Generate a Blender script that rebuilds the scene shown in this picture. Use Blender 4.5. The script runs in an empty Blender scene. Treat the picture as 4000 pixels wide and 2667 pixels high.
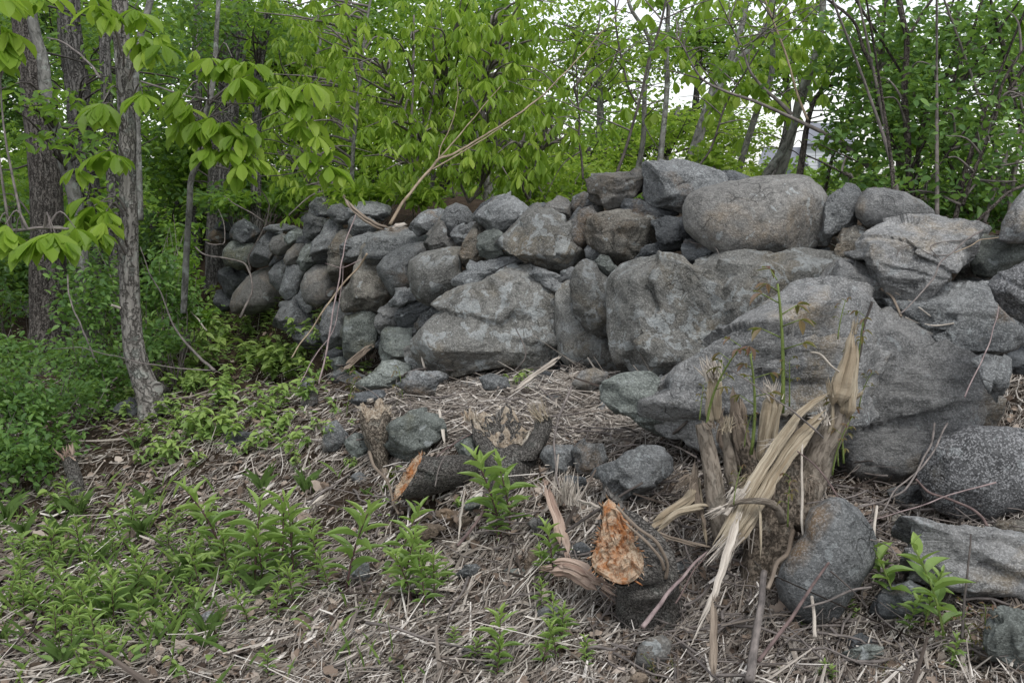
import bpy, bmesh, math, random
import numpy as np
from mathutils import Vector, Matrix

# ---------------------------------------------------------------- camera, sky, sun, exposure
scn = bpy.context.scene
CAM = np.array([0.0, 0.0, 1.6]); PITCH = math.radians(9.2); LENS = 35.0
cd = bpy.data.cameras.new("camera"); cam = bpy.data.objects.new("camera", cd)
scn.collection.objects.link(cam); scn.camera = cam
cd.lens = LENS; cd.sensor_width = 36.0; cd.clip_start = 0.05; cd.clip_end = 2000
cam.location = CAM; cam.rotation_euler = (math.pi/2 - PITCH, 0, 0)
F = 4000*LENS/36.0
FWD = np.array([0, math.cos(PITCH), -math.sin(PITCH)])
UP = np.array([0, math.sin(PITCH), math.cos(PITCH)])
RT = np.array([1.0, 0, 0])
w = bpy.data.worlds.new("World"); scn.world = w; w.use_nodes = True
nt = w.node_tree; bg = nt.nodes['Background']
sky = nt.nodes.new('ShaderNodeTexSky'); sky.sky_type = 'NISHITA'; sky.sun_disc = False
SUN_EL, SUN_AZ = math.radians(60), math.radians(158)
sky.sun_elevation = SUN_EL; sky.sun_rotation = SUN_AZ; sky.air_density = 1.0; sky.dust_density = 1.0; sky.ozone_density = 1.0
hs = nt.nodes.new('ShaderNodeHueSaturation'); hs.inputs['Saturation'].default_value = 0.22
hs.inputs['Value'].default_value = 1.0
nt.links.new(sky.outputs[0], hs.inputs['Color']); nt.links.new(hs.outputs[0], bg.inputs[0])
bg.inputs[1].default_value = 0.15
sl = bpy.data.lights.new("sun", 'SUN'); sl.energy = 1.2; sl.angle = math.radians(25); sl.color = (1.0, 0.97, 0.92)
so = bpy.data.objects.new("sun", sl); scn.collection.objects.link(so)
# azimuth measured like the sky's: direction TO the sun
sd = Vector((math.sin(SUN_AZ)*math.cos(SUN_EL), math.cos(SUN_AZ)*math.cos(SUN_EL), math.sin(SUN_EL)))
so.rotation_euler = sd.to_track_quat('Z', 'Y').to_euler()
scn.view_settings.view_transform = 'Standard'; scn.view_settings.look = 'None'
scn.view_settings.exposure = 0.72; scn.view_settings.gamma = 1.0
scn.cycles.max_bounces = 8; scn.cycles.transmission_bounces = 6; scn.cycles.diffuse_bounces = 4

COL = scn.collection
rng = np.random.default_rng(7); rnd = random.Random(7)

# ---------------------------------------------------------------- helpers
def P(px, py, d):
    return CAM + d*((px-2000)/F*RT + (1333.5-py)/F*UP + FWD)
def tag(o, label=None, cat=None, group=None, kind=None):
    if label: o['label'] = label
    if cat: o['category'] = cat
    if group: o['group'] = group
    if kind: o['kind'] = kind
    return o
def empty(name, loc, label=None, cat=None, group=None):
    o = bpy.data.objects.new(name, None); COL.objects.link(o); o.location = loc
    o.empty_display_size = 0.05
    return tag(o, label, cat, group)
def mesh_np(name, V, faces, mat=None, parent=None, loc=None, smooth=False, tint=None, uvw=None):
    """V (n,3) world coordinates; faces list of (m,k) int arrays; loc = origin"""
    V = np.asarray(V, dtype=np.float64)
    org = np.zeros(3)
    if parent is not None: org = np.array(parent.location)
    if parent is not None and parent.parent is not None: org = org + np.array(parent.parent.location)
    if loc is not None:
        base = np.array(loc)
    else: base = org
    me = bpy.data.meshes.new(name)
    V = V - base
    me.vertices.add(len(V)); me.vertices.foreach_set('co', V.astype(np.float32).ravel())
    loops = np.concatenate([f.ravel() for f in faces]).astype(np.int32)
    sizes = np.concatenate([np.full(len(f), f.shape[1], dtype=np.int32) for f in faces])
    starts = np.concatenate([[0], np.cumsum(sizes)[:-1]]).astype(np.int32)
    me.loops.add(len(loops)); me.loops.foreach_set('vertex_index', loops)
    me.polygons.add(len(sizes)); me.polygons.foreach_set('loop_start', starts)
    me.update(calc_edges=True)
    me.polygons.foreach_set('use_smooth', np.full(len(sizes), smooth))
    if tint is not None:
        a = me.attributes.new('tint', 'FLOAT', 'POINT'); a.data.foreach_set('value', np.asarray(tint, dtype=np.float32))
    if uvw is not None:
        a = me.attributes.new('grain', 'FLOAT_VECTOR', 'POINT'); a.data.foreach_set('vector', np.asarray(uvw, dtype=np.float32).ravel())
    me.validate()
    o = bpy.data.objects.new(name, me); COL.objects.link(o)
    if mat is not None: me.materials.append(mat)
    if parent is not None:
        o.parent = parent; o.location = Vector(base - org)
    else: o.location = Vector(base)
    return o

# gradient noise, vectorised
_prm = np.random.default_rng(3).permutation(512)
_g = np.random.default_rng(4).normal(size=(512, 3)); _g /= np.linalg.norm(_g, axis=1)[:, None]
def gnoise(p):
    p = np.asarray(p, dtype=np.float64)
    i = np.floor(p).astype(np.int64); f = p - i
    u = f*f*f*(f*(f*6-15)+10)
    out = np.zeros(len(p))
    for dx in (0, 1):
        for dy in (0, 1):
            for dz in (0, 1):
                h = _prm[(_prm[(_prm[(i[:, 0]+dx) & 511] + i[:, 1]+dy) & 511] + i[:, 2]+dz) & 511]
                g = _g[h]
                dt = (f[:, 0]-dx)*g[:, 0] + (f[:, 1]-dy)*g[:, 1] + (f[:, 2]-dz)*g[:, 2]
                wx = u[:, 0] if dx else 1-u[:, 0]; wy = u[:, 1] if dy else 1-u[:, 1]; wz = u[:, 2] if dz else 1-u[:, 2]
                out += dt*wx*wy*wz
    return out*1.5
def fbm(p, oct=4, gain=0.5):
    s = np.zeros(len(p)); a = 1.0; q = np.array(p, dtype=np.float64)
    for _ in range(oct):
        s += a*gnoise(q); q = q*2.03 + 17.3; a *= gain
    return s
def norm(v):
    v = np.asarray(v, dtype=float); return v/(np.linalg.norm(v, axis=-1, keepdims=True)+1e-12)

def spline(pts, n):
    """Catmull-Rom resample of (k,m) array"""
    p = np.asarray(pts, dtype=float)
    if len(p) == 2:
        t = np.linspace(0, 1, n)[:, None]; return p[0]*(1-t)+p[1]*t
    q = np.vstack([2*p[0]-p[1], p, 2*p[-1]-p[-2]])
    seg = len(p)-1; t = np.linspace(0, seg-1e-9, n); i = t.astype(int); f = (t-i)[:, None]
    a, b, c, d = q[i], q[i+1], q[i+2], q[i+3]
    return 0.5*((2*b)+(-a+c)*f+(2*a-5*b+4*c-d)*f*f+(-a+3*b-3*c+d)*f**3)
def tube_arr(pts, rad, nseg=8, rough=0.0, rfreq=30, seed=0, flat=1.0, lump=0.0, cap=True, ridge=0.0):
    """returns V, quads, tris, grain for a tapered tube along pts"""
    p = np.asarray(pts, float); n = len(p); r = np.asarray(rad, float)*np.ones(n)
    t = norm(np.gradient(p, axis=0))
    ref = np.array([0, 0, 1.0]) if abs(t[0][2]) < 0.9 else np.array([1.0, 0, 0])
    a = norm(np.cross(t[0], ref)); A = [a]
    for k in range(1, n):
        a = a - t[k]*np.dot(a, t[k]); a = norm(a); A.append(a)
    A = np.array(A); B = np.cross(t, A)
    th = np.linspace(0, 2*math.pi, nseg, endpoint=False)
    ring = A[:, None, :]*np.cos(th)[None, :, None] + B[:, None, :]*np.sin(th)[None, :, None]*flat
    L = np.concatenate([[0], np.cumsum(np.linalg.norm(np.diff(p, axis=0), axis=1))])
    R = np.repeat(r[:, None], nseg, 1)
    if rough or lump:
        q = np.stack([np.cos(th)[None, :]*R*rfreq+seed*7.1, np.sin(th)[None, :]*R*rfreq+0*L[:, None], L[:, None]*rfreq*0.35+0*R], -1).reshape(-1, 3)
        if rough: R = R*(1+rough*fbm(q, 3).reshape(n, nseg))
        if lump: R = R*(1+lump*gnoise(q*0.22+5).reshape(n, nseg))
    if ridge:
        q = np.stack([np.cos(th)[None, :]*2.6+0*R+seed*5.3, np.sin(th)[None, :]*2.6+0*R, L[:, None]*7+0*R], -1).reshape(-1, 3)
        R = R*(1+ridge*fbm(q, 2).reshape(n, nseg))
    V = (p[:, None, :] + ring*R[:, :, None]).reshape(-1, 3)
    gr = np.stack([np.cos(th)[None, :]*r.mean()+0*R, np.sin(th)[None, :]*r.mean()+0*R, L[:, None]+0*R], -1).reshape(-1, 3) + seed*3.7
    i = np.arange(n-1)[:, None]*nseg; j = np.arange(nseg)[None, :]; j2 = (j+1) % nseg
    Q = np.stack([i+j, i+j2, i+nseg+j2, i+nseg+j], -1).reshape(-1, 4)
    T = np.zeros((0, 3), int)
    if cap:
        V = np.vstack([V, p[0], p[-1]]); gr = np.vstack([gr, gr[0], gr[n*nseg-1]])
        a0 = n*nseg; jj = np.arange(nseg); jk = (jj+1) % nseg
        T = np.vstack([np.stack([jk, jj, 0*jj+a0], -1), np.stack([(n-1)*nseg+jj, (n-1)*nseg+jk, 0*jj+a0+1], -1)])
    return V, Q, T, gr
class MB:
    """collects arrays into one mesh"""
    def __init__(s): s.V = []; s.Q = []; s.T = []; s.G = []; s.K = []; s.n = 0
    def add(s, V, Q=None, T=None, G=None, k=0.5):
        if Q is not None and len(Q): s.Q.append(Q+s.n)
        if T is not None and len(T): s.T.append(T+s.n)
        s.V.append(V); s.G.append(G if G is not None else V*1.0)
        s.K.append(k*np.ones(len(V)) if np.isscalar(k) else k); s.n += len(V); return s
    def tube(s, *a, k=0.5, **kw):
        V, Q, T, G = tube_arr(*a, **kw); return s.add(V, Q, T, G, k)
    def build(s, name, mat, parent=None, loc=None, smooth=True):
        fs = []
        if s.Q: fs.append(np.concatenate(s.Q))
        if s.T: fs.append(np.concatenate(s.T))
        return mesh_np(name, np.concatenate(s.V), fs, mat, parent, loc, smooth, np.concatenate(s.K), np.concatenate(s.G))
# ---------------------------------------------------------------- materials
class N:
    def __init__(s, name):
        s.m = bpy.data.materials.new(name); s.m.use_nodes = True; s.t = s.m.node_tree
        s.t.nodes.clear(); s.out = s.t.nodes.new('ShaderNodeOutputMaterial')
    def n(s, ty, ins=None, **kw):
        x = s.t.nodes.new(ty)
        for k, v in kw.items(): setattr(x, k, v)
        for k, v in (ins or {}).items():
            if hasattr(v, 'is_output') or isinstance(v, bpy.types.NodeSocket): s.t.links.new(v, x.inputs[k])
            else: x.inputs[k].default_value = v
        return x
    def noise(s, vec, scale, detail=4, rough=0.55, dist=0.0):
        return s.n('ShaderNodeTexNoise', {'Vector': vec, 'Scale': scale, 'Detail': detail, 'Roughness': rough, 'Distortion': dist}).outputs['Fac']
    def ramp(s, fac, stops, interp='LINEAR'):
        r = s.n('ShaderNodeValToRGB', {'Fac': fac}); cr = r.color_ramp; cr.interpolation = interp
        while len(cr.elements) < len(stops): cr.elements.new(0.5)
        for e, (p, c) in zip(cr.elements, stops):
            e.position = p; e.color = (c, c, c, 1) if np.isscalar(c) else (*c, 1)
        return r.outputs[0]
    def mix(s, fac, a, b, mode='MIX'):
        x = s.t.nodes.new('ShaderNodeMix'); x.data_type = 'RGBA'; x.blend_type = mode
        for i, v in ((0, fac), (6, a), (7, b)):
            if isinstance(v, bpy.types.NodeSocket): s.t.links.new(v, x.inputs[i])
            else: x.inputs[i].default_value = v if i == 0 else ((*v, 1) if len(v) == 3 else v)
        return x.outputs[2]
    def math(s, op, a, b=0.0):
        x = s.t.nodes.new('ShaderNodeMath'); x.operation = op
        for i, v in ((0, a), (1, b)):
            if isinstance(v, bpy.types.NodeSocket): s.t.links.new(v, x.inputs[i])
            else: x.inputs[i].default_value = v
        return x.outputs[0]
    def mapping(s, vec, scale=(1, 1, 1), rot=(0, 0, 0)):
        return s.n('ShaderNodeMapping', {'Vector': vec, 'Scale': scale, 'Rotation': rot}).outputs[0]
    def objvec(s):
        tc = s.n('ShaderNodeTexCoord').outputs['Object']; oi = s.n('ShaderNodeObjectInfo').outputs['Random']
        r = s.math('MULTIPLY', oi, 60.0); c = s.n('ShaderNodeCombineXYZ', {0: r, 1: r, 2: r}).outputs[0]
        x = s.n('ShaderNodeVectorMath', {0: tc, 1: c}, operation='ADD'); s.rand = oi
        return x.outputs[0]
    def attr(s, name, out): return s.n('ShaderNodeAttribute', attribute_name=name).outputs[out]
    def done(s, col, rough=0.9, bump=None, dist=0.01, strength=1.0, spec=0.25):
        b = s.n('ShaderNodeBsdfPrincipled', {'Base Color': col if isinstance(col, bpy.types.NodeSocket) else (*col, 1), 'Roughness': rough, 'Specular IOR Level': spec})
        if bump is not None:
            bp = s.n('ShaderNodeBump', {'Height': bump, 'Distance': dist, 'Strength': strength}); s.t.links.new(bp.outputs[0], b.inputs['Normal'])
        s.t.links.new(b.outputs[0], s.out.inputs[0]); return s.m

def rock_mat(name, lo, hi, stain=(0.2, 0.13, 0.07), stain_amt=0.3, lichen=0.3, speck=0.3, strata=0.4, rot=(0.4, 0.2, 0)):
    s = N(name); v = s.objvec()
    n1 = s.noise(v, 5, 8, 0.65, 0.4); n2 = s.noise(v, 32, 6, 0.7)
    c = s.mix(s.ramp(n1, [(0.3, 0.0), (0.7, 1.0)]), lo, hi)
    sv = s.mapping(v, (2.6, 2.6, 17), rot); st = s.noise(sv, 1.7, 7, 0.68, 1.3); st = s.math('ADD', s.math('MULTIPLY', st, 0.75), s.math('MULTIPLY', n1, 0.28))
    c = s.mix(s.math('MULTIPLY', s.ramp(st, [(0.38, 1.0), (0.5, 0.0)]), strata*0.8), c, tuple(x*0.5 for x in lo))
    m = s.math('MULTIPLY', s.ramp(s.noise(v, 2.6, 4, 0.6, 0.6), [(0.62-stain_amt*0.35, 0.0), (0.78-stain_amt*0.3, 1.0)]), s.ramp(n2, [(0.3, 0.45), (0.6, 1.0)]))
    c = s.mix(m, c, stain)
    c = s.mix(s.ramp(s.noise(v, 11, 6, 0.7, 0.8), [(0.36, 0.6), (0.5, 0.0)]), c, tuple(x*0.5 for x in lo))
    # dark grime pits
    c = s.mix(s.ramp(n2, [(0.30, 0.75), (0.46, 0.0)]), c, tuple(x*0.38 for x in lo))
    # pale lichen patches
    lv = s.noise(v, 15, 5, 0.6, 0.6)
    lm = s.ramp(lv, [(0.66-lichen*0.15, 0.0), (0.675-lichen*0.15, 1.0)])
    lm2 = s.math('MULTIPLY', lm, s.ramp(s.noise(v, 3.0, 2, 0.5), [(0.40, 0.0), (0.50, 1.0)]))
    c = s.mix(s.math('MULTIPLY', lm2, s.ramp(n2, [(0.3, 0.2), (0.55, 0.7)])), c, (0.32, 0.345, 0.35))
    vo = s.n('ShaderNodeTexVoronoi', {'Vector': v, 'Scale': 190.0}).outputs['Color']
    vv = s.n('ShaderNodeSeparateColor', {0: vo}).outputs[0]
    c = s.mix(s.math('MULTIPLY', s.ramp(vv, [(0.62, 0.0), (0.8, 1.0)]), speck), c, tuple(min(0.6, x*2.3+0.05) for x in hi))
    c = s.mix(s.math('MULTIPLY', s.ramp(vv, [(0.0, 1.0), (0.32, 0.0)]), speck), c, tuple(x*0.3 for x in lo))
    # cracks
    cv = s.n('ShaderNodeTexVoronoi', {'Vector': s.mapping(s.n('ShaderNodeVectorMath', {0: v, 1: s.n('ShaderNodeTexNoise', {'Vector': v, 'Scale': 4.0}).outputs['Color']}, operation='ADD').outputs[0], (1, 1, 2.2), rot), 'Scale': 3.2}, feature='DISTANCE_TO_EDGE').outputs['Distance']
    ck = s.ramp(cv, [(0.0, 0.0), (0.022, 1.0)])
    ckm = s.ramp(s.noise(v, 3.3, 2), [(0.58, 0.0), (0.66, 0.6)])
    cm = s.math('MULTIPLY', s.math('SUBTRACT', 1.0, ck), ckm)
    c = s.mix(s.math('MULTIPLY', cm, 0.7), c, tuple(x*0.25 for x in lo))
    br = s.math('ADD', s.math('MULTIPLY', s.rand, 0.5), 0.70); big_ = s.ramp(s.noise(v, 1.9, 3, 0.5), [(0.35, 0.80), (0.65, 1.12)])
    brc = s.n('ShaderNodeCombineXYZ', {0: s.math('MULTIPLY', br, big_), 1: s.math('MULTIPLY', br, big_), 2: s.math('MULTIPLY', br, big_)}).outputs[0]
    c = s.mix(1.0, c, brc, 'MULTIPLY')
    h = s.math('ADD', s.math('MULTIPLY', n1, 1.0), s.math('MULTIPLY', n2, 0.9))
    h = s.math('ADD', h, s.math('MULTIPLY', st, strata*1.6))
    h = s.math('ADD', h, s.math('MULTIPLY', s.noise(v, 130, 4, 0.6), 0.28))
    h = s.math('SUBTRACT', h, s.math('MULTIPLY', cm, 0.9))
    return s.done(c, s.ramp(n2, [(0.3, 0.95), (0.7, 0.72)]), h, 0.02, 0.85, 0.3)
_rm = rock_mat
def rock_mat(name, lo, hi, *a, **k):
    c = (.78, .80, .83); return _rm(name, tuple(x*y for x, y in zip(lo, c)), tuple(x*y*1.06 for x, y in zip(hi, (.80, .81, .83))), *a, **k)
RM = {
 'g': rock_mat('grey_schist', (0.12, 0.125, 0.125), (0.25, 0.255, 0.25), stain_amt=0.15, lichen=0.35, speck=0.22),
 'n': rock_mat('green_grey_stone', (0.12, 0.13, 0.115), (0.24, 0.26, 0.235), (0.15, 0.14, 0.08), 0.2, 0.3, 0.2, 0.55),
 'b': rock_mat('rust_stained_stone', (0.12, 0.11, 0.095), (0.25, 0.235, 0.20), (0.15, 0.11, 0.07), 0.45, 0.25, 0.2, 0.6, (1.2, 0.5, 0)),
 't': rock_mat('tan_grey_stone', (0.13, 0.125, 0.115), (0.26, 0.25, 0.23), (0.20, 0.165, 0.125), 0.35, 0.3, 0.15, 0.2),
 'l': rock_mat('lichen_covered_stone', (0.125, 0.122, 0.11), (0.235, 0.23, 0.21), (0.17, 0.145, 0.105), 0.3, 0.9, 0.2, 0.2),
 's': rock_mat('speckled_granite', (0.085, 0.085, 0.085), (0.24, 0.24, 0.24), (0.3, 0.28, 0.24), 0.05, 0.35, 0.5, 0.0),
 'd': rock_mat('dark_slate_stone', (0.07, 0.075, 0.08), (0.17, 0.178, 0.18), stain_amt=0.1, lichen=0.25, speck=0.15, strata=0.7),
 'w': rock_mat('pale_grey_gneiss', (0.17, 0.17, 0.165), (0.34, 0.335, 0.32), (0.28, 0.22, 0.14), 0.3, 0.4, 0.22, 0.7, (0.5, 0.5, 0)),
 'e': rock_mat('layered_gneiss', (0.17, 0.17, 0.165), (0.32, 0.315, 0.30), (0.25, 0.205, 0.145), 0.3, 0.35, 0.22, 0.75, (0.2, 0.55, 0)),
 'v': rock_mat('brown_smooth_stone', (0.16, 0.12, 0.085), (0.28, 0.22, 0.165), (0.25, 0.16, 0.09), 0.4, 0.1, 0.15, 0.2),
}
def soil():
    s = N('leaf_mould_soil'); v = s.n('ShaderNodeTexCoord').outputs['Object']
    n1 = s.noise(v, 3, 6, 0.65); n2 = s.noise(v, 40, 5, 0.7)
    c = s.mix(s.ramp(n1, [(0.35, 0), (0.65, 1)]), (0.022, 0.015, 0.010), (0.06, 0.042, 0.029))
    c = s.mix(s.ramp(n2, [(0.5, 0), (0.7, 0.8)]), c, (0.10, 0.075, 0.056))
    return s.done(c, 0.95, s.math('ADD', n2, s.noise(v, 12, 4)), 0.03, 1.0, 0.1)
M_SOIL = soil()
def tinted(name, stops, rough=0.85, grain=None, bump=0.004, noise=0.35):
    s = N(name); t = s.attr('tint', 'Fac'); c = s.ramp(t, stops)
    v = s.attr('grain', 'Vector') if grain else s.n('ShaderNodeTexCoord').outputs['Object']
    sc = s.mapping(v, grain or (1, 1, 1)); n2 = s.noise(sc, 30, 4, 0.6)
    c = s.mix(noise, c, s.mix(n2, (0.1, 0.1, 0.1), (1.0, 1.0, 1.0)), 'OVERLAY')
    return s.done(c, rough, n2, bump, 0.8, 0.2)
M_CHIP = tinted('dry_wood_litter', [(0, (0.035, 0.027, 0.023)), (0.3, (0.095, 0.077, 0.065)), (0.6, (0.21, 0.183, 0.157)), (0.85, (0.43, 0.39, 0.345)), (1, (0.64, 0.60, 0.55))])
M_DEAD = tinted('dead_leaf', [(0, (0.05, 0.036, 0.028)), (0.4, (0.14, 0.105, 0.08)), (0.75, (0.25, 0.195, 0.155)), (1, (0.36, 0.31, 0.265))])
M_MOSS = tinted('moss', [(0, (0.06, 0.09, 0.01)), (1, (0.16, 0.2, 0.02))], 1.0)
def wood(name, lo, hi, dark, sc=(1, 1, 0.06), amt=0.6, bump=0.006):
    s = N(name); v = s.n('ShaderNodeVectorMath', {0: s.attr('grain', 'Vector'), 1: (0, 0, 0)}, operation='ADD').outputs[0]
    g = s.noise(s.mapping(v, sc), 60, 6, 0.75, 0.3); g2 = s.noise(s.mapping(v, (1, 1, 0.3)), 14, 4)
    c = s.mix(s.ramp(g, [(0.35, 0), (0.65, 1)]), lo, hi)
    c = s.mix(s.math('MULTIPLY', s.ramp(g2, [(0.45, 0), (0.65, 1)]), amt), c, dark)
    c = s.mix(s.math('MULTIPLY', s.ramp(g, [(0.28, 1.0), (0.38, 0.0)]), 0.7), c, tuple(x*0.3 for x in dark))
    return s.done(c, 0.8, g, bump, 1.0, 0.2)
M_SPLINT = wood('fresh_splintered_wood', (0.22, 0.18, 0.125), (0.45, 0.395, 0.305), (0.20, 0.15, 0.095))
M_BLEACH = wood('bleached_grey_wood', (0.33, 0.29, 0.25), (0.62, 0.57, 0.50), (0.22, 0.19, 0.16))
M_OLDWOOD = wood('weathered_brown_wood', (0.14, 0.11, 0.085), (0.30, 0.25, 0.20), (0.09, 0.07, 0.055))
M_REDWOOD = wood('pinkish_torn_wood', (0.24, 0.16, 0.12), (0.50, 0.40, 0.33), (0.14, 0.085, 0.07))
def twig(name, lo, hi):
    s = N(name); v = s.attr('grain', 'Vector'); g = s.noise(s.mapping(v, (1, 1, 0.4)), 60, 4); 
    c = s.mix(s.ramp(g, [(0.35, 0), (0.7, 1)]), lo, hi); return s.done(c, 0.75, g, 0.003, 0.7, 0.3)
M_TWIG = {'g': twig('grey_twig_bark', (0.09, 0.08, 0.075), (0.23, 0.20, 0.185)), 'd': twig('dark_twig_bark', (0.035, 0.03, 0.028), (0.10, 0.085, 0.075)),
          'p': twig('peeled_pale_stick', (0.19, 0.145, 0.10), (0.36, 0.29, 0.21)), 'r': twig('reddish_twig_bark', (0.075, 0.052, 0.05), (0.18, 0.13, 0.12)),
          'm': twig('mauve_cane_bark', (0.16, 0.12, 0.12), (0.34, 0.27, 0.26)), 'w': M_BLEACH, 'o': M_OLDWOOD,
          'f': M_SPLINT, 'c': twig('green_stem_skin', (0.10, 0.14, 0.035), (0.17, 0.22, 0.06)), 'u': twig('purple_stem_skin', (0.055, 0.03, 0.03), (0.11, 0.06, 0.055)), 's': twig('smooth_pale_branch', (0.16, 0.155, 0.13), (0.32, 0.31, 0.27))}
def bark(name, lo, hi, deep, scale=26, zs=0.28, dist=0.02, lichen=0.0, cell=True):
    s = N(name); v = s.attr('grain', 'Vector'); m = s.mapping(v, (1, 1, zs))
    w2 = s.n('ShaderNodeVectorMath', {0: m, 1: s.n('ShaderNodeVectorMath', {0: s.n('ShaderNodeTexNoise', {'Vector': v, 'Scale': 22.0, 'Detail': 3.0}).outputs['Color'], 1: (0.075, 0.075, 0.09)}, operation='MULTIPLY').outputs[0]}, operation='ADD').outputs[0]
    e = s.n('ShaderNodeTexVoronoi', {'Vector': w2, 'Scale': float(scale)}, feature='DISTANCE_TO_EDGE').outputs['Distance']
    n1 = s.noise(m, scale*1.5, 6, 0.7, 0.5); n2 = s.noise(v, 7, 4)
    pl = s.ramp(s.math('ADD', e, s.math('MULTIPLY', s.math('SUBTRACT', n1, 0.5), 0.5)), [(0.0, 0.0), (0.16, 1.0)]) if cell else s.ramp(n1, [(0.36, 0), (0.52, 1)])
    h = s.math('ADD', s.math('MULTIPLY', pl, 0.7), s.math('MULTIPLY', n1, 0.8))
    c = s.mix(s.ramp(n1, [(0.3, 0), (0.7, 1)]), lo, hi)
    c = s.mix(s.ramp(pl, [(0.0, 0.85), (0.6, 0.0)]), c, deep)
    if lichen: c = s.mix(s.math('MULTIPLY', s.ramp(s.noise(v, 16, 4, 0.6), [(0.55, 0), (0.62, 1)]), lichen), c, (0.30, 0.33, 0.30))
    c = s.mix(s.math('MULTIPLY', s.ramp(n2, [(0.4, 0), (0.7, 1)]), 0.4), c, lo)
    return s.done(c, 0.95, h, dist, 1.0, 0.15)
B_STUMP = bark('cracked_dark_stump_bark', (0.085, 0.08, 0.075), (0.25, 0.235, 0.215), (0.025, 0.022, 0.02), 88, 0.7, 0.012, 0.2)
B_FRONT = bark('scaly_grey_brown_bark', (0.15, 0.14, 0.128), (0.34, 0.32, 0.295), (0.05, 0.045, 0.04), 26, 0.22, 0.022, 0.45)
B_BIG = bark('deep_furrowed_brown_bark', (0.075, 0.068, 0.062), (0.21, 0.19, 0.172), (0.015, 0.012, 0.01), 40, 0.12, 0.03, 0.05)
B_GREY = bark('smooth_grey_lichen_bark', (0.10, 0.10, 0.09), (0.22, 0.215, 0.20), (0.05, 0.05, 0.045), 20, 0.5, 0.006, 0.6, False)
B_SMOOTH = bark('smooth_young_bark', (0.15, 0.125, 0.10), (0.27, 0.235, 0.195), (0.08, 0.065, 0.05), 45, 0.35, 0.004, 0.1, False)
B_DARK = bark('dark_bush_bark', (0.06, 0.05, 0.044), (0.15, 0.13, 0.115), (0.012, 0.01, 0.009), 50, 0.2, 0.012, 0.05)
B_SHAG = bark('shaggy_grey_bark', (0.09, 0.085, 0.08), (0.22, 0.21, 0.20), (0.02, 0.02, 0.018), 30, 0.07, 0.03, 0.1)
def cutface():
    s = N('orange_stained_cut_wood'); v = s.attr('grain', 'Vector')
    n1 = s.noise(v, 14, 6, 0.7, 0.5); n2 = s.noise(v, 90, 4, 0.7)
    c = s.mix(s.ramp(n1, [(0.44, 0), (0.58, 1)]), (0.46, 0.36, 0.26), (0.36, 0.15, 0.055))
    c = s.mix(s.ramp(n2, [(0.35, 0.7), (0.5, 0)]), c, (0.16, 0.06, 0.025))
    c = s.mix(s.ramp(n2, [(0.58, 0), (0.7, 0.8)]), c, (0.62, 0.54, 0.44))
    return s.done(c, 0.9, s.math('ADD', n2, n1), 0.01, 1.0, 0.15)
M_CUT = cutface()
def cutpale():
    s = N('pale_broken_wood'); v = s.attr('grain', 'Vector')
    n1 = s.noise(v, 16, 6, 0.7, 0.5); n2 = s.noise(v, 80, 4, 0.7)
    c = s.mix(s.ramp(n1, [(0.35, 0), (0.6, 1)]), (0.62, 0.57, 0.48), (0.33, 0.26, 0.19))
    c = s.mix(s.ramp(n2, [(0.35, 0.8), (0.5, 0)]), c, (0.10, 0.075, 0.06))
    return s.done(c, 0.9, s.math('ADD', n2, n1), 0.012, 1.0, 0.15)
M_PALECUT = cutpale()
def leafm(name, a, b, c3, trans=0.45, rough=0.45, tmix=0.5):
    s = N(name); t = s.attr('tint', 'Fac'); oi = s.n('ShaderNodeObjectInfo').outputs['Random']
    c = s.ramp(t, [(0, a), (0.5, b), (1, c3)])
    c = s.mix(s.math('MULTIPLY', oi, 0.25), c, tuple(x*0.7 for x in b))
    b1 = s.n('ShaderNodeBsdfPrincipled', {'Base Color': c, 'Roughness': rough, 'Specular IOR Level': 0.35})
    tc = s.mix(tmix, c, (0.35, 0.55, 0.05), 'MIX')
    b2 = s.n('ShaderNodeBsdfTranslucent', {'Color': tc})
    mx = s.n('ShaderNodeMixShader', {0: trans}); s.t.links.new(b1.outputs[0], mx.inputs[1]); s.t.links.new(b2.outputs[0], mx.inputs[2])
    s.t.links.new(mx.outputs[0], s.out.inputs[0]); return s.m
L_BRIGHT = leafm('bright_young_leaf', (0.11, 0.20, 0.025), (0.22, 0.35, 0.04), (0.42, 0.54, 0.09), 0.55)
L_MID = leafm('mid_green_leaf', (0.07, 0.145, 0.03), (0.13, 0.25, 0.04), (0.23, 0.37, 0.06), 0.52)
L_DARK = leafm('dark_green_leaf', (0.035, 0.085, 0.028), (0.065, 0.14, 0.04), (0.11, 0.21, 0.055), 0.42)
L_COOL = leafm('cool_green_shrub_leaf', (0.06, 0.13, 0.04), (0.115, 0.225, 0.058), (0.21, 0.35, 0.09), 0.42, 0.42, 0.35)
L_LOW = leafm('low_plant_leaf', (0.11, 0.18, 0.055), (0.18, 0.29, 0.08), (0.31, 0.42, 0.12), 0.35)
L_RED = leafm('bronze_young_leaf', (0.10, 0.17, 0.04), (0.15, 0.13, 0.045), (0.13, 0.05, 0.05), 0.3)
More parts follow.
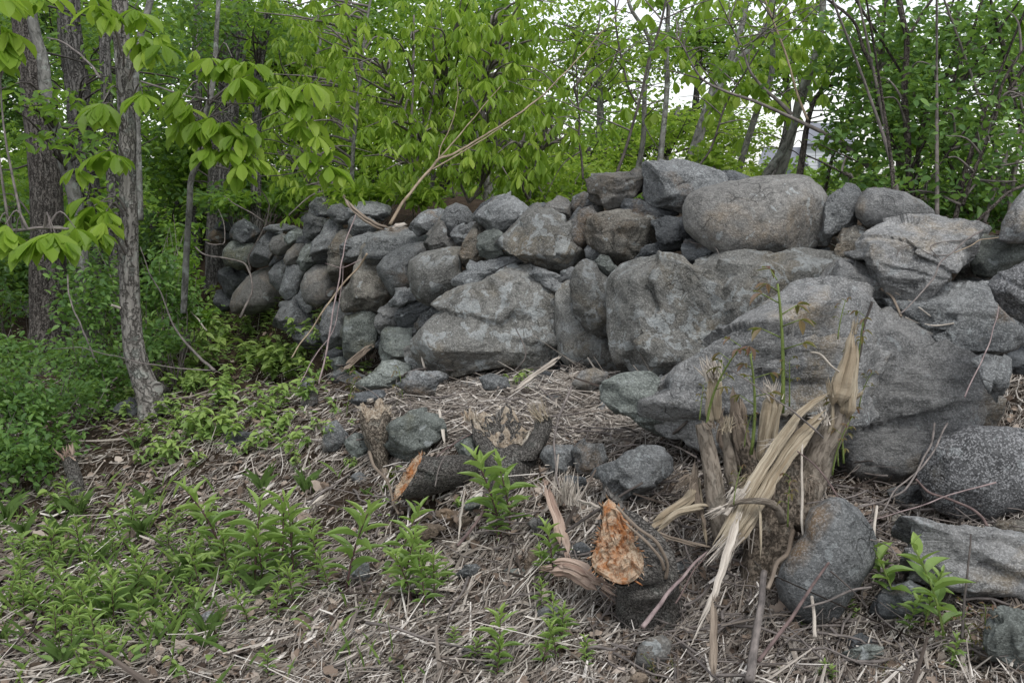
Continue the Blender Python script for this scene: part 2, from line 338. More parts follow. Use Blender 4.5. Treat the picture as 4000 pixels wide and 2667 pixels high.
# ---------------------------------------------------------------- terrain
DW = ([300, 700, 880, 1000, 1200, 1400, 1700, 2000, 2500, 3000, 3500, 4000, 4600], [16, 11.5, 9.9, 9.0, 7.6, 6.6, 5.85, 5.4, 5.0, 4.75, 4.5, 4.25, 4.0])
TOP = ([300, 880, 1200, 1500, 2000, 2400, 3000, 3300, 3700, 4000, 4600], [800, 900, 830, 880, 860, 800, 960, 950, 1050, 1000, 1000])
def dwall(px): return float(np.interp(px, *DW))
gp = [(-900,2667,3.4),(-400,2667,3.3),(0,2667,3.2),(1000,2667,3.05),(2000,2667,2.95),(3000,2667,2.88),(3600,2667,2.75),(4000,2667,2.72),(4600,2667,2.7),
 (-900,2300,4.3),(-400,2300,4.1),(0,2300,4.0),(1000,2300,3.75),(1900,2300,3.5),(2560,2340,3.46),(2600,2500,3.2),(3200,2350,3.28),(3700,2330,3.25),(4000,2350,3.2),(4600,2350,3.2),
 (-900,2000,5.3),(-400,2000,5.0),(0,2000,4.9),(600,2000,4.7),(1200,2000,4.35),(1600,2030,4.1),(1900,2000,3.97),(2500,2000,3.68),(3000,2050,3.6),(3600,2080,3.62),(4000,2080,3.6),(4600,2080,3.6),
 (400,1750,5.5),(900,1750,5.1),(1300,1700,4.8),(1600,1640,4.62),(1950,1700,4.36),(2250,1760,4.2),(2500,1720,4.15),(2800,1780,4.05),(3400,1990,3.85),(1700,1850,4.25),(2000,1850,4.17),
 (0,1650,6.6),(570,1560,6.2),(1000,1560,5.8),(1300,1520,5.5),(1700,1520,5.15),(2200,1500,4.85),(2600,1560,4.5),
 (1000,1480,6.6),(4000,1850,4.1),(3500,1850,4.15),(4600,1800,3.9),(180,1450,8.5),(600,1300,8.5),(-500,1500,9),(300,1200,13),(650,1120,14)]
wp = [P(*g) for g in gp]
BASE = ([500, 700, 880, 1000, 1150, 1300, 1500, 2200, 2500, 2800, 3200, 4700], [1150, 1225, 1275, 1325, 1400, 1430, 1440, 1440, 1480, 1560, 1700, 1750])
WPX = list(range(560, 1700, 75))+list(range(1700, 4701, 200))
for px in WPX:
    d = dwall(px); q = P(px, float(np.interp(px, *BASE))+22, d-0.06); wp.append(q)
    q2 = P(px, 1400, d+0.22); q2[2] = q[2]-0.02; wp.append(q2)
for px in WPX:       # earth behind the wall face
    d = dwall(px); ty = float(np.interp(px, *TOP))
    q = P(px, ty+150, d+0.75); wp.append(q); wp.append(P(px, ty+120, d+1.3))
wp += [np.array(v, float) for v in [(-5,0.5,0.0),(0,0.5,0.02),(5,0.5,0.1),(-9,4,0.0),(9,4,0.6),(-12,12,0.1),(-6,18,0.5),(0,9,1.1),(3,8,1.08),(7,8,1.1),(5,14,1.1),(0,16,1.1),(12,12,1.2),(-10,30,1.0),(0,30,1.2),(14,30,1.2),(-60,60,1.6),(0,70,1.4),(60,60,1.4),(-60,0,0.0),(60,0,0.8),(0,-60,0.0),(140,140,2),(-140,140,3),(-140,-100,0),(140,-100,0)]]
wp = np.array(wp)
def _phi(a, b): return np.linalg.norm(a[:, None, :]-b[None, :, :], axis=2)
_A = _phi(wp[:, :2], wp[:, :2]) ; _n = len(wp)
_M = np.zeros((_n+3, _n+3)); _M[:_n, :_n] = _A + 0*np.eye(_n); _M[:_n, _n] = 1; _M[:_n, _n+1:] = wp[:, :2]; _M[_n, :_n] = 1; _M[_n+1:, :_n] = wp[:, :2].T
_M[:_n, :_n] -= 0.02*np.eye(_n)
_w = np.linalg.solve(_M, np.concatenate([wp[:, 2], [0, 0, 0]]))
def ground(xy):
    xy = np.atleast_2d(np.asarray(xy, float)); out = np.empty(len(xy))
    for i in range(0, len(xy), 20000):
        q = xy[i:i+20000]; out[i:i+20000] = _phi(q, wp[:, :2]) @ _w[:_n] + _w[_n] + q @ _w[_n+1:]
    near = np.clip(1-(np.abs(xy[:, 1]-5)-6)/6, 0, 1)
    q3 = np.column_stack([xy, 0*out])
    return out + near*(0.05*fbm(q3*1.7, 3) + 0.018*fbm(q3*9+3, 3))
def gz(x, y): return float(ground([[x, y]])[0])
def hit(px, py, dmin=1.8, dmax=40):
    """first point of the ground along the ray through a pixel"""
    d = np.concatenate([np.linspace(dmin, 10, 330), np.linspace(10, dmax, 150)[1:]])
    q = np.array([P(px, py, k) for k in d]); g = ground(q[:, :2]); s = q[:, 2]-g
    i = np.argmax(s < 0)
    if s[i] >= 0: return q[-1], d[-1]
    if i == 0: return q[0], d[0]
    t = s[i-1]/(s[i-1]-s[i]+1e-9); return q[i-1]*(1-t)+q[i]*t, d[i-1]*(1-t)+d[i]*t
def axis(a, b, step, lo, hi, g=1.18):
    c = list(np.arange(a, b, step)); s = step
    while c[-1] < hi: s *= g; c.append(c[-1]+s)
    s = step
    while c[0] > lo: s *= g; c.insert(0, c[0]-s)
    return np.array(c)
gx = axis(-5.5, 4.5, 0.035, -160, 160); gy = axis(1.6, 9.5, 0.035, -100, 160)
XX, YY = np.meshgrid(gx, gy); XY = np.column_stack([XX.ravel(), YY.ravel()])
ZZ = ground(XY); nx, ny = len(gx), len(gy)
ii = (np.arange(ny-1)[:, None]*nx + np.arange(nx-1)[None, :]).ravel()
terr = mesh_np('ground', np.column_stack([XY, ZZ]), [np.stack([ii, ii+1, ii+nx+1, ii+nx], -1)], M_SOIL, smooth=True)
tag(terr, kind='structure')
# ---------------------------------------------------------------- stones
def ico(sub):
    bm = bmesh.new(); bmesh.ops.create_icosphere(bm, subdivisions=sub, radius=1.0)
    V = np.array([v.co[:] for v in bm.verts]); Fc = np.array([[v.index for v in f.verts] for f in bm.faces]); bm.free()
    return norm(V), Fc
ICO = {k: ico(k) for k in (4, 5, 6)}
VIEW = {'0': (0, 0, .588), '1': (700, 700, 1.96), '2': (1500, 600, 1.742), '3': (2300, 550, 1.651), '4': (3100, 650, 1.742),
        '5': (1100, 1350, 1.96), '6': (2000, 1400, 1.568), '7': (2600, 1050, 1.4255), '8': (3000, 1650, 1.542), '9': (0, 1750, 1.568), 'A': (1400, 1800, 1.568),
        'B': (0, 0, 1.742), 'C': (1200, 0, 1.68), 'D': (2400, 0, 1.47), 'E': (0, 850, 1.493)}
def vp(view, x, y): a, b, s = VIEW[view]; return a+x/s, b+y/s
def parse(view, txt): return np.array([vp(view, *map(float, t.split(','))) for t in txt.split()])
def rock(view, kind, mat, depth, thick, label, txt, seed, grow=1.03, name='stone', cat='stone', group=None, top=None):
    pts = parse(view, txt)
    lo, hi = pts.min(0), pts.max(0)
    # area centroid
    x, y = pts[:, 0], pts[:, 1]; x2, y2 = np.roll(x, -1), np.roll(y, -1); cr = x*y2-x2*y; A = cr.sum()/2
    c = np.array([((x+x2)*cr).sum(), ((y+y2)*cr).sum()])/(6*A)
    rg = np.random.default_rng(seed)
    sz = (hi-lo); size = math.sqrt(sz[0]*sz[1]); m = depth/F
    th = thick*size*m*0.5
    dc = depth + th*0.75
    th_bins = np.linspace(-math.pi, math.pi, 361)[:-1]; d2 = np.column_stack([np.cos(th_bins), np.sin(th_bins)])
    rel = (pts-c); rel[:, 1] *= -1; a = rel; b = np.roll(rel, -1, 0); e = b-a
    den = d2[:, None, 0]*e[None, :, 1]-d2[:, None, 1]*e[None, :, 0]; den[abs(den) < 1e-9] = 1e-9
    t = (a[None, :, 0]*e[None, :, 1]-a[None, :, 1]*e[None, :, 0])/den
    s = (a[None, :, 0]*d2[:, None, 1]-a[None, :, 1]*d2[:, None, 0])/den
    ok = (s >= -1e-6) & (s <= 1+1e-6) & (t > 0); r = np.where(ok, t, 0).max(1)
    r[r < 1] = np.median(r)
    k = {'R': 5, 'B': 1, 'S': 1}[kind]
    for _ in range(k): r = (np.roll(r, 1)+2*r+np.roll(r, -1))/4
    r = r*grow*m*(dc/depth)
    sub = 6 if size > 330 else (5 if size > 75 else 4)
    D, Fc = ICO[sub]
    ang = np.arctan2(D[:, 1], D[:, 0]); rr = np.interp(ang, np.append(th_bins, math.pi), np.append(r, r[0]))
    c_, s_ = np.hypot(D[:, 0], D[:, 1]), D[:, 2]
    p = {'R': 2.4, 'B': 4.8, 'S': 5.0}[kind]
    kk = 1/(c_**p+np.abs(s_)**p)**(1/p)
    L = np.column_stack([kk*D[:, 0]*rr, kk*D[:, 1]*rr, kk*s_*th])
    S = size*m*0.5
    def clip(n, f):
        nonlocal L
        n = norm(np.array(n)); q = L@n; lim = q.max()*f; over = np.clip(q-lim, 0, None); L = L-np.outer(over*0.93, n)
    big = size > 330
    if kind != 'R' and big:
        for tp in (top or [((rg.uniform(-.25, .25), 0.75, 0.7), .86)]): clip(*tp)
        clip((rg.uniform(-.15, .15), rg.uniform(-.1, .15), 1), .8)
        for j in range(9):
            az = j*.7+rg.uniform(0, .6); clip((math.cos(az)*.85, math.sin(az)*.85, rg.uniform(.25, .9)), rg.uniform(.84, .95))
    elif kind != 'R':
        for tp in (top or [((rg.uniform(-.35, .35), 0.8, 0.62), rg.uniform(.66, .8))]): clip(*tp)
        clip((rg.uniform(-.3, .3), rg.uniform(-.25, .2), 1), rg.uniform(.7, .85))
        for _ in range(9 if kind == 'B' else 6):
            az = rg.uniform(0, 2*math.pi); clip((math.cos(az)*.9, math.sin(az)*.9, rg.uniform(.15, 1.1)), rg.uniform(.74, .93))
        clip((rg.uniform(-.4, .4), -.85, .5), rg.uniform(.75, .9))
    else:
        for _ in range(2):
            az = rg.uniform(0, 2*math.pi); clip((math.cos(az), math.sin(az), 1.0), rg.uniform(.86, .95))
    Nn = norm(L/np.array([rr.mean(), rr.mean(), th*1.2])**2)
    q = L/S; off = rg.uniform(0, 50, 3)
    if big and kind != 'R': am_k = .6
    else: am_k = 1.0
    am = {'R': (0.05, 0.014), 'B': (0.03, 0.026), 'S': (0.03, 0.022)}[kind]
    dsp = am[0]*am_k*fbm(q*1.4+off, 2) + am[1]*fbm(q*5+off, 4)*0.8
    # flaked steps
    if kind != 'R':
        ns = int(rg.integers(16, 26)) if size > 150 else 11
        an_ = np.array([1, 1, 1.0]) if kind == 'B' else np.array([.55, 1.9, 1.0])
        ta = rg.uniform(-.45, .45); rot = np.array([[math.cos(ta), math.sin(ta), 0], [-math.sin(ta), math.cos(ta), 0], [0, 0, 1]])
        qa = (q@rot.T)*an_; sd_ = norm(rg.normal(size=(ns, 3)))*rg.uniform(.6, 1.1, (ns, 1)); sd_ = (sd_*np.array([rr.mean()/S, rr.mean()/S, th/S])@rot.T)*an_
        jit = qa+.10*np.column_stack([gnoise(qa*3+off), gnoise(qa*3+off+9), gnoise(qa*3+off+19)])
        cell = np.argmin(((jit[:, None, :]-sd_[None])**2).sum(2), axis=1); hh = rg.uniform(-.075, .03, ns); gg = rg.normal(0, .19, (ns, 3))
        dsp += hh[cell]+((qa-sd_[cell])*gg[cell]).sum(1)*.8
        f1 = gnoise(q*2.3+off*2); dsp += 0.012*np.tanh(f1*14)
        if sub >= 5:
            qs = qa*np.array([.8, 1.5, 1.0])*1.5+.25*np.column_stack([gnoise(qa*4+off), gnoise(qa*4+off+5), gnoise(qa*4+off+8)])+off
            ck = np.clip(1-np.abs(gnoise(qs))/.035, 0, 1)*np.clip(gnoise(qa*1.3+off+30)*4, 0, 1); dsp -= .035*ck
            dsp -= .02*np.clip(1-np.abs(gnoise(qs*2.6))/.06, 0, 1)*np.clip(gnoise(qa*1.9+off+60)*4, 0, 1)
    if kind == 'S':
        h = q[:, 1]*math.cos(ta)+q[:, 0]*math.sin(ta)+0.25*gnoise(q*1.1+off)
        lay = gnoise(np.column_stack([h*7+off[0], q[:, 0]*0.9+off[1], q[:, 2]*0.6])); dsp += 0.014*np.tanh(lay*6)
    if sub >= 5: dsp += 0.008*fbm(q*22+off, 3)
    L = L + Nn*(dsp*S)[:, None]
    ctr = P(c[0], c[1], dc); nv = norm(CAM-ctr)
    V = ctr + L[:, :1]*RT + L[:, 1:2]*UP + L[:, 2:]*nv
    base = ctr.copy(); base[2] = V[:, 2].min()
    o = mesh_np(name, V, [Fc], RM[mat], loc=base, smooth=True)
    tag(o, label, cat, group)
    return o
TOPS = {'very large layered gneiss': [((-.45, .75, .6), .80), ((.95, -.1, .5), .80), ((-.5, -.2, .9), .85)], 'large flat topped slab': [((0, .9, .45), .60), ((.1, -.25, 1), .8)],
 'huge pale lichen': [((0, .22, 1), .70), ((0, -.85, .5), .88)], 'giant lichened': [((.05, .05, 1), .72), ((-.9, 0, .5), .84)], 'enormous tilted': [((.2, .3, 1), .75), ((-.1, -.8, .6), .75)], 'tall grey topmost': [((0, .85, .5), .66), ((-.8, 0, .6), .75)], 'flat topped angular': [((0, 1, .2), .8), ((.3, -.5, .8), .7)], 'pale green grey upright': [((0, 0, 1), .7)], 'wide smooth slate': [((0, .85, .55), .66)]}
WALL_G, FOOT_G = 'stones stacked in the dry stone wall', 'loose stones at the foot of the wall'
# view|kind|material|depth offset (or =absolute)|thickness|label|outline
ROCKS = '''
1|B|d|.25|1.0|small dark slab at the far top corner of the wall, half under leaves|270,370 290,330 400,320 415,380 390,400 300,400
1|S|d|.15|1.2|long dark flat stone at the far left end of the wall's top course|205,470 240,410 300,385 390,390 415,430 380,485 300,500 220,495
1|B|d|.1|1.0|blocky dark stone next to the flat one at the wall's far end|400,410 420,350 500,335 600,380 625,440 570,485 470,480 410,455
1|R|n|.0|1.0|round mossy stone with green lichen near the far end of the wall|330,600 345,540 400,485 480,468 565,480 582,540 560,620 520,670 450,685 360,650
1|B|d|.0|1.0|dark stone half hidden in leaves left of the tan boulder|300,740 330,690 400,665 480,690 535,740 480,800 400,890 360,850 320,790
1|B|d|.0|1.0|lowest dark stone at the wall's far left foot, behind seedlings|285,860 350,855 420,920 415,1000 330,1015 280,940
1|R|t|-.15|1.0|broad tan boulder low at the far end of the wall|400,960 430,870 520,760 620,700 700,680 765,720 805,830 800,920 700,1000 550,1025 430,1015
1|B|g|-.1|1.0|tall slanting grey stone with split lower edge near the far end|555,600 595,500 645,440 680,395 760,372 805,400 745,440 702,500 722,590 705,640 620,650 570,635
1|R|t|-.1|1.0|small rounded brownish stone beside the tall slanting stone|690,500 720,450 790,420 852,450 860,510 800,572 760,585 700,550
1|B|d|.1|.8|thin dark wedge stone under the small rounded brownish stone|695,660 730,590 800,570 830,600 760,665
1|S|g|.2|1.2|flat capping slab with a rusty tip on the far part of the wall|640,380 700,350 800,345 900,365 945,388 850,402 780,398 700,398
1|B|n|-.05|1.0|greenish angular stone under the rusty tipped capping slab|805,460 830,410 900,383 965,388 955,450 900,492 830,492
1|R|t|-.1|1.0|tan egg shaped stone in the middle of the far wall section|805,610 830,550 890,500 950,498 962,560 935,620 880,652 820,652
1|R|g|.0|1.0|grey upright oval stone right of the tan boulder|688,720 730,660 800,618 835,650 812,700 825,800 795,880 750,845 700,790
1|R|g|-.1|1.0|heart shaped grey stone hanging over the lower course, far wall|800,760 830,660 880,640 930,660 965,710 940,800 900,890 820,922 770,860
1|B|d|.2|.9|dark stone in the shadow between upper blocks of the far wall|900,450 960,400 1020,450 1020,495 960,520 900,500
1|B|n|-.1|1.0|angular greenish block with pale top, beside the tan egg stone|902,640 930,580 970,508 1020,488 1065,530 1052,600 1085,650 1000,705 920,692
1|B|g|-.1|1.0|tall leaning grey block below the top left corner stones|1018,600 1030,480 1080,430 1120,350 1160,298 1232,340 1242,400 1192,470 1172,560 1152,640 1110,672 1060,640
1|B|g|.0|1.1|grey corner block at the step where the wall rises|952,400 965,310 1010,270 1060,300 1135,308 1122,370 1060,420 1030,455 1000,455
1|B|g|.25|1.1|topmost pale patched stone at the step in the wall|998,275 1010,200 1060,152 1140,158 1205,190 1195,260 1120,302 1050,302
1|B|g|.1|1.1|squarish stone beside the topmost pale patched stone|1130,270 1170,210 1240,188 1295,220 1305,290 1285,340 1220,352 1170,312
1|S|g|.35|1.3|long flat grey block on top, behind the curved bark strip|1285,230 1370,193 1500,193 1582,213 1592,270 1540,312 1460,302 1380,292 1300,302
1|B|g|.05|1.1|dark grey stone directly under the curved strip of bark|1300,330 1340,288 1450,298 1505,360 1492,402 1400,425 1340,435 1305,400
1|S|b|-.05|.9|tall narrow rust brown stone crossed by mauve canes|1148,620 1160,510 1200,420 1260,348 1330,358 1365,430 1305,480 1262,560 1255,700 1245,805 1200,815 1150,785 1142,700
1|B|g|.0|1.0|grey block right of the tall rust brown stone|1268,590 1280,500 1370,430 1440,403 1515,418 1485,480 1445,510 1435,560 1385,625 1290,645
1|S|g|-.05|1.2|long grey stone lying across, under the bark strip's root end|1425,535 1460,460 1560,400 1700,378 1800,388 1862,440 1872,502 1800,525 1640,565 1580,615 1510,662 1440,655
1|R|t|-.15|1.0|plump egg shaped stone in the lower far wall beside the pole|938,810 970,730 1050,668 1120,663 1175,710 1205,800 1185,870 1140,942 1060,972 980,942 943,880
1|B|d|.05|.8|small black stone wedged right of the plump egg shaped stone|1085,890 1130,850 1200,818 1265,828 1245,882 1170,915 1110,908
1|B|g|.05|.8|narrow stone left under the plump egg shaped stone|898,900 930,850 960,915 1020,965 1045,1002 950,1010 912,960
1|B|g|-.1|1.0|broad pale grey stone in the lowest course of the far wall|735,1100 790,960 900,905 955,980 965,1010 1055,1050 1065,1130 960,1165 850,1155 750,1140
1|B|g|-.15|1.0|grey stone behind leaves at the foot of the leaning pole|860,1150 1000,1108 1085,1130 1105,1220 1060,1295 960,1285 890,1230
1|B|g|-.05|1.0|tall dim stone behind the mauve canes at the wall's foot|1085,1120 1130,1000 1200,928 1255,960 1265,1040 1275,1140 1265,1240 1245,1305 1160,1305 1105,1220
1|B|b|-.2|1.1|big craggy brown and grey block right of the leaning pole|1235,920 1290,840 1335,760 1350,690 1420,585 1500,655 1540,760 1600,830 1645,890 1625,960 1565,1012 1500,1045 1400,1025 1300,992 1255,960
2|R|g|-.15|1.0|large smooth oval stone with flaking face, left centre of the wall|-38,770 0,712 60,672 150,632 250,608 305,640 292,690 205,730 178,830 193,900 132,943 60,955 18,890 -22,830
1|B|g|.1|.8|small grey stone tucked above the pale upright slab|1248,1050 1290,990 1340,998 1355,1030 1310,1085 1280,1115 1252,1090
1|B|n|-.2|.8|pale green grey upright slab standing at the wall's foot|1258,1160 1290,1060 1370,1018 1450,1038 1522,1070 1555,1180 1545,1230 1485,1300 1400,1352 1310,1390 1256,1362
1|B|w|-.15|.9|pale blotched stone between the upright slab and small ledge stones|1505,1060 1540,990 1630,938 1705,960 1725,1030 1705,1130 1600,1195 1550,1162 1508,1110
1|B|d|.0|.9|small dark three cornered stone at the foot, beside the upright slab|1490,1265 1530,1205 1600,1200 1600,1275 1555,1295 1505,1285
2|S|n|-.2|1.0|green grey layered stone at the lower left of the huge trapezoid stone|-30,1300 15,1220 60,1188 190,1183 235,1230 245,1300 285,1400 245,1435 100,1435 0,1425 -45,1370
1|S|d|-.1|1.0|thin flat stone at the ground under the upright slab|1110,1345 1190,1298 1262,1325 1300,1380 1200,1385 1120,1378
1|S|n|-.35|1.0|low flat footing stone half buried left of the grey root|1170,1380 1240,1362 1310,1380 1300,1440 1200,1475 1165,1425
2|B|g|-.2|.9|small light grey stone wedged left below the big oval lichen stone|55,1002 95,940 170,917 235,940 245,982 180,1015 120,1050 60,1050
2|S|d|-.05|1.0|dark split ledge stone above the green grey layered stone|110,1060 200,988 260,998 345,1030 325,1082 240,1135 180,1175 130,1165 85,1112
2|S|g|-.15|.9|narrow slanting shard along the left shoulder of the huge trapezoid stone|195,1205 240,1115 320,1055 440,1025 405,1082 305,1172 232,1250 200,1235
2|R|l|-.25|1.0|big squarish oval stone with pale lichen, centre left of wall|175,830 185,740 250,688 340,667 450,652 515,648 525,720 515,790 545,850 575,922 520,965 440,1003 380,1023 300,1018 230,982 187,910
2|B|g|.1|1.1|flat topped grey stone on the crest above the long grey stone|185,510 240,418 300,387 370,382 405,400 405,450 340,492 290,542 240,560
2|B|t|-.1|1.0|rough tan grey stone wedged between crest stones, left of centre|282,605 330,520 380,450 412,420 435,560 495,630 495,655 400,665 320,670
2|R|g|.0|1.0|upright oval stone on the crest left of the pointed stone|392,440 430,368 490,342 560,368 615,440 592,482 520,512 460,568 430,562 398,500
2|S|g|.0|1.0|flat ribbed stone under the crest left of the brown upright stone|447,572 500,498 580,472 665,478 642,512 592,552 552,602 522,655 470,622
2|B|b|-.1|.9|brown upright blotched stone left of the little square stone|507,722 540,620 590,540 640,508 675,520 655,600 645,660 675,712 600,755 550,785 512,762
2|B|n|-.15|.9|little square light grey stone in the centre of the upper wall|636,642 648,570 700,528 770,507 825,570 805,650 815,682 720,714 660,692
2|B|g|-.05|1.1|wide pointed stone like a small peak on the crest|612,445 680,370 760,308 820,272 872,282 922,328 1005,400 985,462 900,492 850,524 780,524 700,518 655,472
2|S|g|-.15|1.1|flat layered stone slanting above the huge trapezoid stone|500,852 560,798 620,748 720,718 820,676 900,708 960,758 1015,782 900,812 800,842 700,892 600,935 550,924 506,892
2|B|l|-.2|1.0|large dark mottled stone with a white lichen spot, upper centre|796,602 830,566 880,518 960,455 1050,398 1140,396 1222,438 1255,500 1265,600 1345,660 1375,722 1302,774 1220,810 1100,785 1020,755 920,704 838,654
2|B|d|.35|1.0|dim stone behind the left shoulder of the peak shaped stone|615,405 660,345 740,307 765,340 695,400 650,438 618,432
2|S|d|.35|1.0|small flat stone on the crest right of the peak shaped stone|975,368 1030,338 1112,332 1115,362 1050,395 1008,402
2|B|t|.1|1.0|brownish crest stone left of the round grey one|1055,402 1110,338 1180,302 1250,318 1285,360 1305,420 1272,455 1200,424 1120,410
2|R|g|.15|1.0|round grey crest stone just left of the flat topped angular block|1276,362 1290,298 1360,262 1430,277 1483,330 1493,362 1400,384 1310,412
2|B|g|-.05|1.0|leaning grey stone between the mottled stone and the rusty block|1246,542 1270,458 1330,398 1420,368 1495,362 1475,420 1415,440 1405,520 1435,600 1382,655 1320,644 1256,592
2|B|l|-.4|.75|huge pale lichen spotted trapezoid stone at the foot of the wall|236,1262 298,1188 358,1108 438,1028 498,978 620,927 740,877 820,832 960,811 1012,818 1042,878 1102,898 1173,970 1194,1050 1199,1200 1194,1350 1152,1404 1050,1465 900,1445 800,1425 650,1435 560,1455 420,1455 300,1455 256,1402 236,1322
2|S|g|-.2|.9|pale flat stone slanting down at the trapezoid stone's right shoulder|1000,812 1028,766 1100,786 1192,836 1235,890 1203,955 1140,924 1048,873
2|B|g|-.15|.9|fist sized stone right of the pale slanting flat stone|1186,852 1208,806 1270,781 1325,808 1284,864 1230,889
2|B|n|-.1|.9|tiny greenish chip stone under the large mottled stone|1296,772 1338,736 1384,737 1374,784 1310,804
2|B|l|-.35|.8|tall rounded face with a lichen stripe leaning on the dark boulder|1284,872 1326,788 1378,730 1432,736 1464,800 1524,858 1615,898 1615,1000 1634,1200 1645,1306 1560,1296 1458,1225 1366,1154 1304,1052 1276,950
2|R|l|-.12|.8|wide dark boulder cradling the tall lichen striped stone|1180,1000 1196,928 1284,874 1340,960 1420,1100 1500,1180 1600,1250 1665,1340 1706,1450 1695,1486 1560,1486 1400,1466 1258,1446 1206,1373 1185,1200
2|R|g|-.05|.9|small rounded stone below the leaning grey stone, upper right|1366,652 1398,616 1450,621 1505,680 1494,704 1420,735 1376,702
2|B|n|-.2|.9|small two faced stone wedged beneath the rusty block|1430,742 1478,696 1532,706 1562,758 1615,798 1616,866 1540,866 1488,844 1446,792
2|B|d|-.1|.9|dark sliver stone between the wedge and the lichened giant|1605,866 1616,806 1665,775 1655,835 1620,896
3|S|t|.0|1.1|flat topped angular block jutting over the crest|22,252 28,218 120,212 240,207 373,210 364,300 302,342 242,402 202,444 118,428 88,402 26,332
3|B|g|-.05|1.1|tall grey topmost block left of the giant rounded boulder|362,270 378,158 430,142 500,124 620,137 720,172 833,192 905,240 864,302 742,333 682,373 652,422 643,464 560,444 468,414 388,404 361,342
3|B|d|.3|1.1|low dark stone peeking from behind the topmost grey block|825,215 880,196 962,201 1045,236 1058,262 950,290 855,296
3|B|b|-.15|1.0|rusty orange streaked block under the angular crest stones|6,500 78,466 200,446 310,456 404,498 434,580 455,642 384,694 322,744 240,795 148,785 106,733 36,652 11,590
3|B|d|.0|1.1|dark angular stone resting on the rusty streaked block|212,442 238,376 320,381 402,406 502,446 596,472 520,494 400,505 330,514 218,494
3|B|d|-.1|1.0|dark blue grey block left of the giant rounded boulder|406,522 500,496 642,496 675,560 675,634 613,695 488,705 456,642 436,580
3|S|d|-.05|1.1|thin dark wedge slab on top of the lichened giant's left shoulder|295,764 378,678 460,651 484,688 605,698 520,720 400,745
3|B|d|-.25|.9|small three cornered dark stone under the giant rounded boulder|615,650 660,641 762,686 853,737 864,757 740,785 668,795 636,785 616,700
3|R|t|-.3|.95|giant smooth rounded boulder on top of the wall|636,430 676,358 780,306 950,276 1150,251 1300,241 1392,256 1463,307 1504,370 1515,430 1494,520 1474,620 1444,674 1362,714 1200,735 1000,744 858,735 776,684 706,622 656,562 641,490
3|B|l|-.45|.7|giant lichened foundation block with ochre left edge under the rounded boulder|198,920 214,868 256,806 338,756 450,716 602,711 640,798 720,794 850,764 960,748 1080,746 1180,736 1290,741 1400,756 1562,776 1580,800 1564,862 1504,964 1440,1100 1300,1250 1150,1400 900,1460 720,1440 600,1445 500,1506 380,1516 306,1496 246,1352 214,1152 195,1000
4|B|g|-.1|1.0|narrow upright grey stone between the giant boulder and the white oval stone|146,522 166,420 186,288 248,216 318,151 392,156 466,208 466,272 434,333 405,404 302,446 240,466 246,515 190,550
4|R|w|-.15|1.0|white grey banded oval stone on the right part of the crest|431,290 456,218 518,161 620,156 742,186 863,236 935,300 936,354 880,370 780,375 680,405 580,425 498,399 446,342
4|S|w|-.5|1.1|large flat topped slab with rusty front and dry vines on it|461,522 538,448 680,387 820,361 940,361 1060,381 1200,396 1306,430 1284,502 1213,604 1142,664 1062,735 1002,795 900,866 820,886 698,855 586,815 506,703 476,612
4|B|b|-.15|1.0|rust banded block left under the large flat topped slab|270,652 305,540 336,428 400,411 545,430 500,500 510,600 520,690 400,660
4|B|d|-.0|.8|dark rubble stone in the gap under the giant rounded boulder|100,640 130,560 230,560 260,620 250,660 160,650
4|B|w|-.5|1.0|light grey stone below the rust banded block, behind the big gneiss boulder|174,842 186,768 236,676 330,641 432,666 524,716 585,798 625,848 695,918 696,1004 600,994 500,904 400,866 250,855
4|B|b|.0|.9|dark rusty stone in the hollow right of the flat topped slab|1060,820 1140,690 1200,600 1240,700 1250,780 1130,800 1080,830
4|S|g|-.35|1.0|wide smooth slate slab with cracked edge at the right|705,922 715,888 850,902 1000,872 1120,787 1240,771 1362,776 1404,898 1475,998 1572,1048 1640,1150 1600,1230 1440,1275 1300,1295 1180,1275 1048,1225 966,1134 845,1065 735,1013
4|B|n|-.2|1.0|dark green grey block at the right end of the crest|1200,602 1216,558 1290,496 1422,486 1568,496 1700,540 1700,640 1500,695 1400,745 1300,745 1226,725
4|R|w|-.35|1.0|tall pale stone cut off by the right edge, highest on the right|1405,492 1436,370 1496,258 1568,168 1680,160 1760,300 1740,480 1568,510 1478,510
4|S|s|-.7|1.0|speckled black and white stone at the right edge over the slate slab|1355,802 1418,736 1568,665 1700,680 1760,900 1700,1080 1568,1062 1478,1006 1396,902
0|S|e|=3.80|.85|very large layered gneiss boulder behind the splintered stump|1500,905 1530,865 1585,826 1690,776 1758,698 1818,664 1890,660 1962,676 2020,720 2036,790 2036,860 2010,930 1960,985 1860,1010 1750,1010 1640,1000 1560,980 1510,940
0|S|e|=3.98|.75|enormous tilted gneiss slab at the right, under the slate slab|1960,760 2052,716 2124,756 2182,806 2264,836 2270,905 2266,972 2196,1004 2134,1064 2082,1124 2002,1156 1928,1136 1880,1080 1900,960
4|B|g|-.65|1.0|grey stone behind the enormous tilted slab at the right|1225,1330 1300,1285 1440,1285 1460,1400 1460,1500 1432,1574 1376,1566 1300,1450
4|B|d|-.5|.9|dark stone in the hollow at the right edge|1440,1290 1560,1240 1680,1240 1700,1370 1560,1400 1480,1400
8|R|s|=3.55|.85|round black and white granite boulder at the right edge|926,262 955,178 1058,106 1200,46 1350,31 1500,46 1620,76 1715,200 1700,400 1580,484 1440,545 1300,575 1148,565 1036,524 954,422 926,330
8|B|g|=3.75|.9|small grey stone between the tilted slab and the granite boulder|736,412 830,381 924,371 914,474 872,525 786,505 746,462
